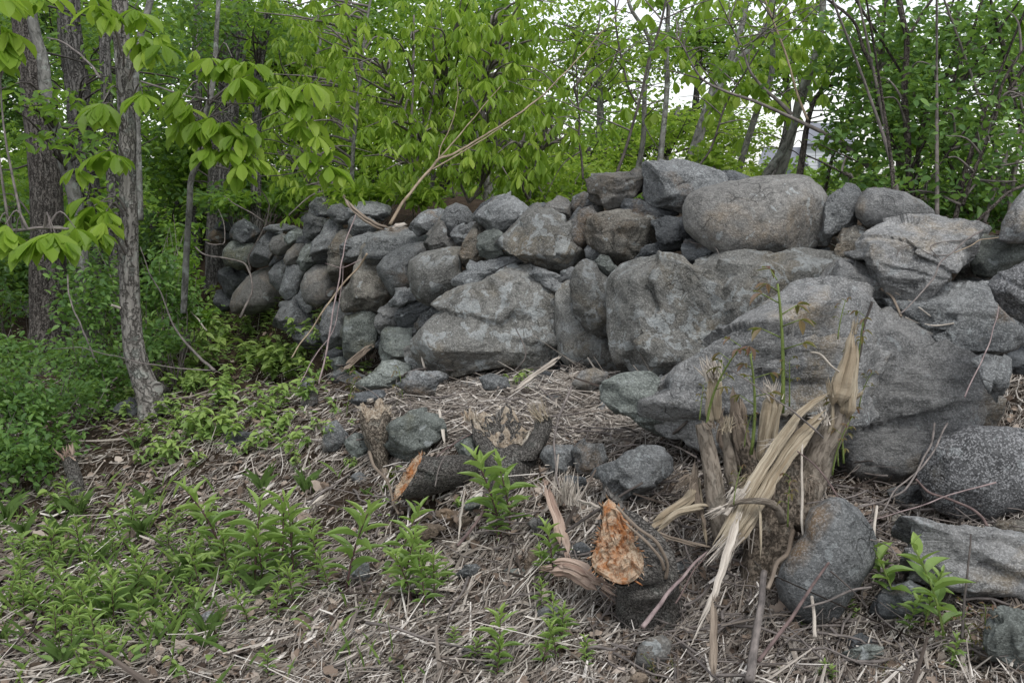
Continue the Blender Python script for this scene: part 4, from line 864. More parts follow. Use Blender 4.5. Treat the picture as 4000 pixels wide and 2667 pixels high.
tuft('splinter_tuft', M_PALECUT, '5', 1450, 560, 4.16, -.1, -1, 26, 70, .15, 12, sC, 50, 4)
# leaning orange stump
sD = empty('leaning_stump', P(*vp('6', 800, 1500), 3.3), 'leaning stump whose ragged cut face is stained bright orange', 'stump')
fpoly = parse('6', '560,880 590,852 640,895 680,975 748,1060 742,1140 800,1205 808,1285 772,1340 700,1385 635,1372 560,1335 500,1292 486,1230 518,1150 548,1060 558,990 548,930')
def poly_ring(pp, d, n=40, tilt=(0, 0)):
    c = pp.mean(0); r = pp-c; an = np.arctan2(-r[:, 1], r[:, 0]); o = np.argsort(an); an = an[o]; rr = np.hypot(r[:, 0], r[:, 1])[o]
    an = np.concatenate([an-2*math.pi, an, an+2*math.pi]); rr = np.tile(rr, 3); t = math.pi/2-np.linspace(0, 2*math.pi, n, endpoint=False); t = (t+math.pi) % (2*math.pi)-math.pi
    R = np.interp(t, an, rr); return np.array([P(c[0]+a*math.cos(b), c[1]-a*math.sin(b), d+tilt[1]*a*math.sin(b)+tilt[0]*a*math.cos(b)) for a, b in zip(R, t)])
f0 = poly_ring(fpoly, 3.15, tilt=(-.00015, .0003))
rd = [f0, ring('6', (760, 1165, 3.19), (-85, -240, .04), (205, 25, -.02)), ring('6', (815, 1270, 3.20), (-60, -180, .08), (205, 25, -.02)), ring('6', (830, 1400, 3.24), (0, -90, .11), (195, 0, 0)), ring('6', (835, 1520, 3.29), (0, -60, .11), (205, 0, 0)), ring('6', (835, 1640, 3.32), (0, -60, .11), (225, 0, 0))]
loft('trunk', rd, B_STUMP, sD, lump=.035, rough=.012, seed=31)
face_cap('cut_face', f0, M_CUT, sD, norm(-FWD+UP*.3-RT*.2), .022, -.015, 7, 260)
loft('bark_rim', [f0+(f0.mean(0)-f0)*(-.05)-UP*0+FWD*.004, f0+(f0.mean(0)-f0)*(-.09)+FWD*.03, f0+(f0.mean(0)-f0)*(.02)+FWD*.07+RT*.02], B_STUMP, sD, lump=.03, rough=.03, seed=37)
stick('loose_bark', None, 'o', '6', 12, 20, '640,900,3.12 760,1030,3.10 880,1120,3.10 950,1250,3.12 940,1340,3.14', parent=sD, rough=.35, flat=.6)
stick('loose_bark', None, 'o', '6', 10, 16, '700,1010,3.10 820,1120,3.08 905,1220,3.08 930,1290,3.10', parent=sD, rough=.35, flat=.6)
# torn slab and torn branch next to it
def slab(name, label, mat, view, w0, w1, txt, cat='split wood', group=None, flat=.35, seed=5, tufts=2, parent=None):
    e = parent or empty(name, px_path(view, txt)[0][-1], label, cat, group)
    stick('plank' if parent is None else name, None, mat, view, w0, w1, txt, parent=e, flat=flat, rough=.28, lump=.3, nseg=12, seed=seed, res=34, strands=max(2, int(round(w0/8))) if w0 > 9 else 2)
    s = VIEW[view][2]; pts, ds = px_path(view, txt); rg = np.random.default_rng(seed)
    ends = [(pts[0], pts[0]-pts[1], w0, ds[0])]+([(pts[-1], pts[-1]-pts[-2], w1, ds[-1])] if tufts > 1 else [])
    for p, dr, wd, d in ends:
        mb = MB(); m = d/F/s*(.62 if parent is None else 1); k = 16; a = norm(np.cross(norm(dr), FWD)); q = p-norm(dr)*.01+np.outer(rg.uniform(-.8, .8, k)*wd*m, a)
        splint_arr(mb, q, norm(dr)+rg.normal(0, .13, (k, 3)), wd*m*rg.uniform(1.2, 3.6, k), wd*m*rg.uniform(.08, .2, k), rg)
        mb.build('splinters', mat if not isinstance(mat, str) else M_TWIG[mat], e, smooth=False)
    return e
slab('torn_slab', 'pinkish grey torn slab of wood at the orange stump\'s left foot', M_REDWOOD, '6', 50, 62, '230,1275,3.36 330,1270,3.33 440,1310,3.29 570,1400,3.25', flat=.3, seed=61)
slab('torn_branch', 'split upright branch with pale torn inner wood, above the torn pinkish slab', M_REDWOOD, '6', 26, 36, '205,760,3.62 240,860,3.58 270,960,3.54 300,1080,3.48 330,1200,3.42', flat=.7, seed=62)
tuft('splinter_tuft', M_BLEACH, '6', 350, 880, 3.6, .1, -1, 60, 190, .35, 7, empty('splinter_bundle', P(*vp('6', 350, 900), 3.6), 'fan of white splinters standing right of the split upright branch', 'splinters'), 70, 8)
slab('split_wood', 'pale split stave running from the white splinter fan to the orange stump', M_BLEACH, '6', 13, 15, '385,860,3.5 460,885,3.45 550,915,3.38', flat=.6, seed=63)
# multi-stemmed splintered stump
sE = empty('splintered_stump', P(3040, 2230, 3.3), 'large many stemmed stump torn into long yellow splinters, sprouting bronze shoots', 'stump')
def st(name, mat, r0, r1, txt, flat=1.0, rough=.1, lump=.1, nseg=12, seed=0, res=None, view='7', strands=None):
    wd = mat in (M_SPLINT, M_OLDWOOD, 'o')
    return stick(name, None, mat, view, r0, r1, txt, parent=sE, flat=flat, rough=rough, lump=lump, nseg=nseg, seed=seed, res=res or (30 if wd else None), strands=(max(2, int(round(max(r0, r1)/11))) if wd else 0))
E_TRUNK = bark('warty_brown_stump_bark', (0.11, 0.09, 0.07), (0.24, 0.20, 0.16), (0.05, 0.038, 0.03), 60, .8, .012, .15, False)
st('trunk', E_TRUNK, 85, 125, '780,900,3.62 740,1050,3.58 690,1200,3.50 620,1380,3.42 570,1560,3.38 550,1680,3.36 540,1800,3.34', rough=.12, lump=.25, nseg=28, seed=3, res=44)
st('stem', B_SMOOTH, 42, 62, '205,862,3.44 240,1020,3.44 270,1200,3.42 290,1350,3.40 330,1500,3.38', rough=.05, lump=.08, nseg=20, seed=4, res=30)
st('stem', B_SMOOTH, 28, 40, '330,880,3.52 350,1000,3.52 370,1150,3.48 420,1300,3.46', rough=.08, seed=5)
st('old_stem', 'o', 52, 55, '395,650,3.56 400,760,3.56 410,900,3.56 430,1060,3.54 470,1250,3.48', rough=.35, lump=.4, nseg=18, seed=6)
st('old_stem', 'o', 34, 50, '390,800,3.48 410,900,3.5 450,1040,3.5 500,1200,3.46', rough=.45, lump=.4, nseg=16, seed=46)
st('stem', M_SPLINT, 44, 48, '290,580,3.5 275,700,3.5 275,800,3.52 300,900,3.52', flat=.6, rough=.25, lump=.2, seed=7)
tuft('splinter_tuft', M_BLEACH, '7', 275, 610, 3.49, -.35, -1, 70, 120, .26, 6, sE, 50, 11)
st('stem', M_SPLINT, 52, 64, '615,700,3.48 590,800,3.48 570,920,3.48 560,1020,3.48 560,1110,3.46', flat=.8, rough=.25, lump=.25, nseg=16, seed=8)
tuft('splinter_tuft', M_BLEACH, '7', 590, 710, 3.46, -.1, -1, 46, 90, .4, 6, sE, 50, 12)
st('stem', M_SPLINT, 22, 92, '1048,330,3.42 1030,480,3.42 1005,600,3.42 975,730,3.43 955,820,3.44', flat=.5, rough=.18, lump=.2, nseg=16, seed=9, res=30)
tuft('splinter_tuft', M_SPLINT, '7', 1050, 360, 3.42, .05, -1, 16, 90, .1, 4, sE, 14, 13)
st('stem', B_SMOOTH, 62, 95, '985,760,3.47 940,880,3.47 890,980,3.47 850,1080,3.48 800,1200,3.48 740,1350,3.44', rough=.1, lump=.15, nseg=20, seed=10, res=30)
st('splinter_plank', M_SPLINT, 18, 46, '920,690,3.40 850,730,3.39 770,790,3.37 690,880,3.35 620,990,3.33 540,1110,3.31 470,1220,3.29 410,1340,3.27 350,1450,3.25 270,1580,3.23', flat=.4, rough=.2, lump=.2, nseg=12, seed=11, res=46)
st('splinter_plank', M_SPLINT, 34, 42, '905,800,3.40 830,860,3.38 750,940,3.36 670,1040,3.34 590,1160,3.32 520,1280,3.28 430,1430,3.26 300,1600,3.24', flat=.4, rough=.2, lump=.2, nseg=12, seed=12, res=46)
tuft('splinter_tuft', M_BLEACH, '7', 420, 1230, 3.27, -.7, 1, 26, 150, .18, 8, sE, 40, 14)
tuft('splinter_tuft', M_BLEACH, '7', 380, 1480, 3.24, -.75, 1, 40, 190, .2, 7, sE, 50, 15)
tuft('splinter_tuft', M_SPLINT, '7', 920, 700, 3.4, -.15, -1, 14, 100, .1, 7, sE, 22, 16)
tuft('splinter_tuft', M_SPLINT, '7', 1030, 730, 3.42, .8, -1, 10, 90, .12, 9, sE, 18, 18)
st('bent_branch', B_SMOOTH, 15, 25, '320,1330,3.26 400,1300,3.24 480,1290,3.22 560,1295,3.22 620,1330,3.24 655,1400,3.28', rough=.1, lump=.35, nseg=18, seed=13, res=30)
tuft('splinter_tuft', M_BLEACH, '7', 330, 1325, 3.26, -.85, .5, 26, 110, .16, 7, sE, 26, 17)
st('peeled_strip', M_SPLINT, 38, 26, '1150,720,3.55 1130,800,3.48 1060,880,3.42 960,940,3.38 880,1000,3.36 820,1050,3.35', flat=.3, rough=.25, lump=.3, view='6', seed=14, res=30)
st('peeled_strip', M_SPLINT, 36, 24, '1215,925,3.42 1140,915,3.38 1060,930,3.36 980,965,3.35 870,1055,3.34', flat=.35, rough=.25, lump=.3, view='6', seed=15, res=30)
st('peeled_strip', M_SPLINT, 9, 14, '1160,740,3.5 1160,850,3.44 1165,960,3.42 1180,1060,3.4 1190,1150,3.38', flat=.4, rough=.2, view='6', seed=16)
st('peeled_strip', M_OLDWOOD, 14, 22, '800,1035,3.35 930,1085,3.33 1080,1130,3.3 1235,1165,3.28', flat=.5, rough=.25, view='6', seed=17)
st('peeled_strip', M_SPLINT, 10, 6, '520,1290,3.25 530,1400,3.22 530,1500,3.2 525,1620,3.2', flat=.4, view='7', seed=18)
st('stem', E_TRUNK, 40, 60, '440,960,3.5 470,1080,3.48 520,1200,3.44 560,1320,3.42', rough=.15, lump=.3, nseg=18, seed=71)
st('stem', E_TRUNK, 34, 60, '880,1050,3.5 830,1180,3.46 790,1300,3.42 760,1450,3.38', rough=.15, lump=.3, nseg=18, seed=72)
st('splinter_plank', M_OLDWOOD, 14, 24, '700,850,3.42 640,1000,3.4 600,1150,3.38 590,1300,3.36', flat=.5, rough=.3, seed=73)
st('splinter_plank', M_BLEACH, 10, 20, '470,1180,3.28 420,1260,3.27 360,1330,3.25 330,1370,3.24', flat=.5, rough=.3, seed=74)
st('splinter_plank', M_SPLINT, 8, 18, '920,640,3.44 930,760,3.43 925,860,3.43 900,930,3.44', flat=.5, rough=.3, seed=75)
st('splinter_plank', M_OLDWOOD, 16, 30, '175,1060,3.5 165,1200,3.46 190,1330,3.42 210,1450,3.38', flat=.5, rough=.3, seed=76)
st('splinter_plank', M_OLDWOOD, 10, 26, '330,760,3.5 300,900,3.5 300,1010,3.5', flat=.5, rough=.3, seed=77)
for q_ in [(610,960,-.5,1,60,120,.5,4,30),(480,1150,-.8,.9,50,120,.4,5,40),(880,860,-.2,-1,30,90,.5,5,30),(330,900,.2,-1,36,90,.4,5,40),(260,880,-.1,-1,26,50,.5,5,50),(140,1150,-.9,.8,40,110,.5,4,40),(800,1180,.3,1,30,110,.6,4,60),(430,1440,-.6,1,46,160,.4,5,60)]:
    tuft('splinter_tuft', (M_SPLINT, M_BLEACH, M_OLDWOOD)[int(q_[0]) % 3], '7', q_[0], q_[1], 3.4, *q_[2:8], sE, q_[8], int(q_[0]))
slab('split_plank', 'long peeled grey and yellow plank hanging down to the bottom of the bank', M_BLEACH, 'A', 30, 14, '2330,340,3.2 2290,470,3.16 2230,650,3.1 2180,800,3.06 2110,950,3.02 2020,1130,2.96', flat=.35, seed=64, group=None)
slab('split_plank', 'short upright brown stake with frayed top, bottom right of centre', M_OLDWOOD, 'A', 26, 22, '2180,840,2.98 2175,1000,2.92 2170,1150,2.88 2175,1300,2.84', flat=.6, seed=65)
slab('split_plank', 'broad long bleached plank lying among the shoots, lower left', M_BLEACH, '9', 30, 16, '2010,290 1900,370 1790,460 1690,540 1600,620', flat=.3, seed=66, tufts=2)
slab('split_plank', 'narrow bleached plank above the broad one, lower left', M_BLEACH, '9', 10, 14, '1865,285 1760,350 1650,420 1560,480', flat=.3, seed=67, tufts=2)
slab('split_plank', 'thin bleached batten below the broad bleached plank', M_BLEACH, '9', 9, 9, '1700,560 1620,620 1560,680', flat=.35, seed=68)
slab('rotten_log', 'grey fibrous rotten wood chunk between shoots, lower left', M_OLDWOOD, '9', 34, 46, '1460,500 1420,570 1370,640 1320,740', flat=.5, seed=69, tufts=2)
slab('split_plank', 'long grey weathered stave slanting below the hollow stump', M_BLEACH, 'A', 28, 18, '900,350 810,400 700,490 600,560 520,640 440,740', flat=.45, seed=70, tufts=2)
slab('rotten_log', 'brown decaying split log lying behind the twin shoots, lower centre', M_OLDWOOD, 'A', 36, 44, '330,770 250,800 160,840 80,870', flat=.6, seed=71, tufts=2)
slab('split_plank', 'dark weathered stave rising from the bottom edge, right of centre', M_OLDWOOD, 'A', 22, 14, '1820,880 1740,960 1640,1090 1560,1220 1480,1350', flat=.45, seed=72)
slab('split_plank', 'upright white splinter leaning on the chunky flaked block', M_BLEACH, '5', 16, 12, '1212,470,4.36 1225,560,4.34 1235,660,4.32 1245,760,4.3', flat=.4, seed=73)
slab('split_plank', 'small white upright splinter at the trapezoid stone\'s left corner', M_BLEACH, '5', 5, 12, '1068,70,5.2 1080,120,5.2 1100,200,5.2', flat=.4, seed=74)
slab('split_plank', 'pale plank lying flat beside the crumbly stump\'s top', M_BLEACH, '5', 14, 18, '900,335 800,375 690,415 570,455', flat=.35, seed=75, tufts=2)
slab('grey_root', 'weathered silver grey root slanting against the pale upright slab', M_OLDWOOD, '1', 24, 36, '1480,1275,5.95 1400,1335,5.85 1320,1400,5.75 1250,1450,5.65', flat=.8, seed=76)
slab('split_plank', 'bleached stick lying under the pale upright slab, left of stumps', M_BLEACH, '5', 16, 12, '460,420 420,490 370,560 320,650', flat=.4, seed=77)
slab('broken_branch', 'pale broken branch with frayed upper end at the wall\'s foot', M_BLEACH, '6', 18, 14, '290,-5,4.75 200,60,4.72 110,120,4.68 0,200,4.6', flat=.8, seed=78)
slab('broken_branch', 'grey broken branch crossing the top of the pale litter mound', M_OLDWOOD, '5', 16, 12, '1330,200 1420,270 1500,330 1580,390', flat=.8, seed=79)
slab('split_plank', 'white upright splintered stick beside the brown shard, below the log', M_BLEACH, '5', 5, 13, '1410,1060,3.95 1390,1170,3.9 1370,1320,3.84 1350,1500,3.74', flat=.5, seed=80)
slab('curved_bark', 'curved strip of brown bark resting on top of the wall', M_OLDWOOD, '1', 20, 34, '1262,132,5.7 1310,200,5.66 1370,260,5.62 1450,320,5.6 1540,365,5.6 1620,385,5.65', flat=.35, seed=81)
slab('split_wood', 'flat pale wood fragment on the crest at the curved bark\'s end', M_BLEACH, '1', 12, 22, '1740,345,5.72 1680,355,5.7 1610,375,5.7', flat=.35, seed=82)
SG = 'sticks and twigs lying on the bank'
STK = '''
C|p|17,5|long pale fallen branch reaching from the wall's crest to the upper right|540,1470,5.8 620,1340,5.85 720,1210,5.9 810,1110,5.95 860,1045,5.95 960,1010,6.0 1100,930,6.05 1250,835,6.1 1380,750,6.15 1520,650,6.2 1640,530,6.2 1740,430,6.25 1850,310,6.3 1960,180,6.3 2110,0,6.4
C|p|7,3|bare side shoot rising steeply from the pale fallen branch's fork|860,1045,5.95 880,960,5.97 930,860,5.97 970,740,5.97 988,630,5.98 982,510,6.0
C|p|9,4|straight side bough above the pale fallen branch|870,1035,5.95 960,930,6.0 1080,790,6.05 1180,670,6.1 1300,540,6.15
C|p|9,4|side bough under the pale fallen branch|820,1110,5.95 950,1040,5.98 1100,950,6.0 1200,890,6.03 1330,800,6.1
C|g|5,2|thin twig crossing to the right off the pale fallen branch|1750,430,6.25 1800,465,6.25 1870,475,6.25
C|g|5,2|long thin twig leaving the pale fallen branch near the sky gap|1850,312,6.3 1960,285,6.3 2130,240,6.35 2300,190,6.4
3|g|6,3|thin pale twig curved across the small three cornered dark stone|650,650 720,665 800,690 862,752
1|p|14,9|leaning barkless pole propped against the wall, left of centre|1435,570,6.0 1370,670,6.05 1290,760,6.0 1200,870,5.95 1100,1010,5.9 1020,1140,5.9 930,1250,5.85 860,1370,5.8
1|m|7,11|straight mauve cane standing in front of the tall rust brown stone|1350,275,5.6 1300,400,5.55 1255,560,5.5 1230,750,5.42 1200,900,5.38 1165,1100,5.32 1120,1350,5.25 1070,1568,5.15
1|m|3,7|thin second mauve cane crossing the straight one low down|1255,660,5.55 1245,800,5.5 1215,1000,5.42 1165,1190,5.36 1050,1330,5.3 930,1560,5.15
1|m|3,5|forked bare twig sticking out sideways from the mauve cane|1120,642,5.55 1180,665,5.5 1245,680,5.48 1320,650,5.5 1400,612,5.55
1|g|9,15|crooked grey branch in front of the tan boulder, far wall|120,520,8.9 200,580,8.8 340,605,8.7 490,640,8.6 540,720,8.5 560,830,8.4 530,930,8.3 460,1060,8.2
1|d|6,12|dark upright sapling stem crossing the far end of the wall|590,50,9.3 660,130,9.3 690,220,9.2 650,370,9.1 570,520,8.9 530,600,8.8 545,700,8.7
1|g|6,9|pale stick lying over the leaves above the wall's far end|340,130,9.6 440,200,9.5 540,250,9.4 650,325,9.4
1|g|4,8|thin bent grey twig at the far upper left of the wall|300,230,9.4 340,340,9.3 350,480,9.2 290,500,9.1 210,490,9.1
1|w|8,10|grey dead stick low in the seedlings, left of the wall|80,1010,7.8 150,1080,7.6 210,1160,7.4
E|g|4,14|long bleached pole leaning out of the undergrowth, right of front trunk|820,170,6.6 870,320,6.6 940,450,6.6 1000,600,6.55 1060,700,6.5 1150,800,6.4 1250,890,6.2
E|g|4,6|thin arching bramble cane crossing in front of the front trunk|330,765,5.9 460,755,5.85 600,790,5.8 740,825,5.75 900,860,5.75 1100,880,5.8 1230,890,5.8
E|g|8,9|forked bare cane by the shrub, left of the front trunk|395,330,6.6 410,480,6.5 470,620,6.4 530,770,6.3 590,900,6.2 630,980,6.1 680,930,6.0
E|g|3,4|slender bare twig hanging into the lower left shrub|630,980,6.0 590,1050,5.9 520,1180,5.7 450,1290,5.5
E|s|8,13|smooth curved root emerging from the litter, below the far wall|1195,1105 1290,1070 1400,1045 1500,1055
5|s|16,18|smooth serpentine root curling left of the layered ledge|100,390 160,385 210,350 280,328 350,335 430,345
5|r|7,9|red peeled twig leaning on the fallen log|1170,860,4.0 1250,800,4.05 1350,730,4.12 1480,675,4.2
5|g|6,8|thin grey twig hanging in front of the fallen log|1280,800,3.95 1230,870,3.92 1195,970,3.9 1170,1075,3.88
5|g|10,12|grey stick lying from the curved roots to the log's cut end|735,980 830,965 950,955,3.98
5|o|22,14|dark sinuous root between the crumbly stump and the log|670,810,4.4 710,920,4.32 790,1010,4.26 830,1080,4.2 850,1180,4.12 890,1290,4.0
5|g|8,10|slender grey stick crossing below the log's cut end|600,1050 680,1090 760,1150 850,1220
5|p|4,7|pale thin stick lying left below the cut end|800,1085 700,1130 610,1190 490,1220
5|g|12,14|long grey twig lying along the foot of the wall|900,240 1000,195 1120,178 1300,185 1500,200 1700,218 1800,195
5|g|14,16|straight grey stick lying on the pale litter mound, upper one|1130,425 1300,430 1500,450 1700,490 1880,530
5|g|7,8|thin twig bowing over the pale litter mound, lower one|880,480 1000,460 1130,460 1300,500 1450,480
5|r|6,8|reddish brown twig at the top right of the litter mound|1430,420 1560,385 1700,375 1960,365
2|g|9,5|wiry bare twig rising in front of the trapezoid stone|890,1480,4.9 930,1430,4.88 960,1360,4.86 940,1270,4.85 910,1210,4.84 895,1180,4.83
6|g|14,8|grey branching stick standing right of the hollow stump|360,170,4.3 320,280,4.22 280,400,4.12 262,520,4.02 270,700,3.88 290,790,3.8
6|d|12,16|dark straight stick lying over the blue grey block to the orange stump|795,760,3.62 680,830,3.58 560,900,3.5 440,990,3.42 330,1060,3.4
6|d|14,18|short dark broken stick beneath the sloping slab|1075,380 1000,450 900,530
6|m|12,24|straight brown cane rising from the bottom to the splintered stump|1200,1180,3.3 1100,1270,3.2 1000,1390,3.1 900,1510,3.02 800,1640,2.95
6|r|7,9|thin red brown cane right of the straight brown cane|1200,1200,3.3 1120,1290,3.2 1060,1380,3.15 1000,1500,3.08
7|g|5,9|thin grey twig stretched across the splintered stump|370,565,3.3 480,640,3.3 600,720,3.3 740,820,3.32 880,940,3.36
7|d|13,11|dark smooth dead twig upright behind the tall splinter|1148,185,3.5 1110,300,3.5 1090,440,3.5 1060,560,3.5 1040,650,3.5
7|w|11,8|curly white strip of peeled wood left of the tall splinter|805,465,3.38 860,480,3.38 920,540,3.38 970,575,3.4
8|w|12,17|long straight white pole at the right side of the splintered stump|215,120,3.35 205,300,3.3 205,500,3.24 215,700,3.18 245,900,3.1 270,1100,3.02 290,1290,2.94
8|r|8,18|long purple red cane bending from the stump to the bottom edge|180,170,3.3 300,280,3.26 400,410,3.22 490,600,3.16 430,740,3.1 330,900,3.0 200,1080,2.9 60,1280,2.78 -60,1440,2.72
8|g|9,11|grey fork of twigs lying between the tilted slab and boulder|470,525,3.3 600,495,3.35 700,465,3.4 830,400,3.4 920,240,3.5 980,130,3.6 1000,0,3.7
8|g|7,9|grey twig crossing the foot of the tilted slab|230,490,3.35 350,475,3.35 480,450,3.4 600,405,3.45
8|g|8,10|twig running up from the gap left of the granite boulder|680,560,3.35 760,430,3.4 850,340,3.45 960,230,3.5 1080,0,3.65
8|m|4,9|long thin twig passing in front of the granite boulder|600,600,3.3 760,550,3.35 900,510,3.38 1050,450,3.4 1200,400,3.42 1370,365,3.42
8|r|12,14|reddish curved root under the granite boulder|890,340,3.42 970,420,3.42 1100,460,3.42 1220,510,3.38 1290,570,3.34 1320,630,3.3
8|g|8,8|wiry vine looping over the smooth tapering boulder|240,700,3.1 350,715,3.08 480,720,3.08 620,710,3.1 730,750,3.08 780,830,3.06
8|g|7,7|second wiry vine bowing over the tapering boulder's top|250,560,3.12 320,530,3.1 430,560,3.1 560,610,3.12 640,640,3.15
8|d|9,14|blackish upright stake in front of the log shaped slab|1228,670,2.98 1210,850,2.93 1185,1000,2.88 1175,1150,2.84 1170,1300,2.8
8|d|10,5|dark bent twig pointing down to the flat dark slate|370,890,2.98 450,960,2.94 530,1030,2.9 600,1110,2.88
8|o|22,16|thick curled bark covered root at the bottom right|450,1250 540,1240 640,1270 700,1320 735,1380
8|o|20,14|knotty brown root with white flecks, bottom right|360,1420 450,1360 540,1310 640,1280
8|g|15,12|grey root winding left of the curled one|80,1320 180,1290 300,1280 360,1220 450,1180
8|g|10,14|long grey stick slanting to the bottom edge, right of stump|330,1340 260,1440 180,1560
8|p|5,7|pale dry stalk rising at the right edge|1240,1240 1380,1160 1542,1090
8|p|4,6|dry straw stalk beside the pale stalk, lower right|1220,1540 1400,1490 1542,1440
8|g|10,13|mauve grey branch across the middle of the bottom right|210,1115,3.0 350,1070,3.0 480,1015,3.0 620,985,3.02
8|w|14,18|white splinter stick standing between tapering boulder and slab|655,500,3.2 645,600,3.16 635,720,3.12
8|g|34,48|stout grey dead limb running from the splintered stump to the bottom edge|-20,900,3.12 -40,1060,3.02 -60,1200,2.96 -85,1380,2.88 -115,1560,2.8
8|o|20,26|brown trunk like root at the left of the tapering boulder|0,1000,2.95 60,850,3.05 120,780,3.12 150,650,3.2
4|g|10,9|dark knobbly stick leaning over the flat topped slab|1280,430,3.9 1190,490,3.86 1100,570,3.82 1010,650,3.78 940,770,3.72 850,880,3.68 730,1000,3.6
4|g|4,5|wiry vine loop lying on the flat topped slab|700,610 730,560 810,540 900,580 960,600 1050,600
4|g|4,4|second vine loop behind the first on the flat topped slab|1150,505 1020,510 930,550 960,600 1000,640
4|p|5,6|pale grass stalk draped at the slab's right corner|1400,485,3.9 1280,495,3.85 1200,540,3.8 1100,590,3.78
4|m|5,8|thin dark twig standing in front of the slate slab|1400,950,3.6 1370,1080,3.55 1320,1230,3.5 1240,1400,3.42 1160,1568,3.36
4|w|9,7|white splintered sticks caught under the flat topped slab|690,860 780,910 860,960 930,1015
4|w|8,9|bleached stick in the cleft above the slate slab|760,1030 850,1070 960,1080 1090,1065
4|o|16,14|bent grey brown root squeezed beside the light grey stone|590,830 660,880 700,950 730,1020
9|m|20,24|thick smooth fallen pole entering from the hollow at lower centre|2352,780 2200,850 2050,920 1900,1010
9|g|14,18|pale brown branch lying along the lower left foreground|1720,1085 1580,1120 1450,1165 1340,1235 1260,1300
9|m|10,13|mauve stick ending at the fork, lower left foreground|1180,1105 1270,1155 1370,1200
9|o|20,28|dark rotten branch at the bottom, left of the middle|1640,1140 1620,1250 1570,1360
9|g|8,10|thin curved twig lying right of the yellow green sprout|1830,1225 1950,1240 2080,1270 2150,1330
9|p|6,7|pale arched stick lying above the bleached planks|1400,385 1480,378 1570,390
9|g|5,8|pinkish dead cane lying over the shoots at the far lower left|240,315 330,360 400,430 480,500
9|w|10,12|grey board fragment pointing down at the far bottom left|190,1200 140,1290 70,1400
A|m|9,10|slender brown stick lying level near the bottom edge|200,1200 400,1205 600,1220 720,1240
A|r|10,16|weathered slim branch propped below the hollow stump|860,40,4.0 830,150,3.9 770,290,3.75 700,400,3.68 600,520,3.6
B|g|8,14|curved bare limb between the big left trunk and front trunk|320,255,7.5 430,290,7.4 540,370,7.3 620,450,7.2 680,530,7.1
E|s|7,9|bare bough under the lowest hanging leaf cluster at left|100,80,5.6 220,55,5.6 330,55,5.6 420,65,5.7
'''
for i, ln in enumerate([l for l in STK.strip().splitlines() if l.strip()]):
    v, m, rr, lab, tx = ln.split('|'); a, b = map(float, rr.split(','))
    stick('fallen_branch' if a > 13 or 'branch' in lab else 'stick', lab, m, v, a, b, tx, SG, 'branch' if 'branch' in lab.split(' ')[:5] else 'stick', seed=300+i, wob=.006)

# snarl of fine dead twigs among the stumps: uncountable
rg = np.random.default_rng(99); mb = MB()
for k in range(900):
    u = rg.random()
    if u < .62: x, y = rg.uniform(2450, 4050), rg.uniform(1750, 2660)
    elif u < .85: x, y = rg.uniform(1300, 2600), rg.uniform(1450, 1750)
    else: x, y = rg.uniform(1200, 2600), rg.uniform(1900, 2660)
    q, d = hit(x, y); L = rg.uniform(.08, .42); a = rg.uniform(0, 6.28); dr = np.array([math.cos(a), math.sin(a), rg.normal(0, .12)])
    t_ = np.linspace(-.5, .5, 6)[:, None]; p = q+dr*t_*L+np.array([0, 0, .012+rg.random()*.04])+np.cumsum(rg.normal(0, .012, (6, 3)), 0)
    p[:, 2] = np.maximum(p[:, 2], ground(p[:, :2])+.003); r = rg.choice([.0012, .002, .003, .0045, .006])
    mb.tube(spline(p, 9), np.linspace(r, r*.4, 9), nseg=5, k=0.5)
o = mb.build('twig_debris', M_TWIG['g'], None, loc=(0, 3, 0)); tag(o, 'snarl of fine grey twigs strewn around the stumps', 'twigs', kind='stuff')
# ---------------------------------------------------------------- trees behind and beside the wall
def path3(view, txt):
    """view pixels with explicit distance x,y,d"""
    return np.array([P(*vp(view, *map(float, t.split(',')[:2])), float(t.split(',')[2])) for t in txt.split()])
def trunk(parent, name, view, txt, r0, r1, mat, nseg=14, rough=.06, lump=.12, seed=0, n=None, flare=0.0):
    q = path3(view, txt); ds = [float(t.split(',')[2]) for t in txt.split()]; s = VIEW[view][2]
    m = np.mean(ds)/F/s; n = n or 10*len(q); p = spline(q, n); r = np.linspace(r0, r1, n)*m
    if flare: r = r*(1+flare*np.exp(-np.linspace(0, 1, n)*9))
    return MB().tube(p, r, nseg=nseg, rough=rough, rfreq=18, seed=seed, lump=lump).build(name, mat, parent)
def sink(txt, dz=0): return txt
def tree(name, label, cat, base_px, base_d, group=None):
    p = P(*base_px, base_d); return empty(name, tuple(p), label, cat, group)
def twigs(parent, name, ends, start_pts, mat, rad, seed, sag=.05, n=9):
    """limbs from the trunk line to foliage points, one mesh"""
    rg = np.random.default_rng(seed); mb = MB()
    for e in ends:
        below = start_pts[start_pts[:, 2] < e[2]+.05]
        pool = below if len(below) > 2 else start_pts
        dist = np.linalg.norm(pool-e, axis=1); k = pool[np.argmin(dist+rg.uniform(0, .5, len(pool)))]
        mid = (k+e)/2+rg.normal(0, .06, 3)*np.linalg.norm(e-k)+np.array([0, 0, sag])
        mb.tube(spline([k, mid, e], n), np.linspace(rad, rad*.25, n), nseg=5, lump=.1, seed=int(rg.integers(99)), cap=False)
    return mb.build(name, mat, parent)
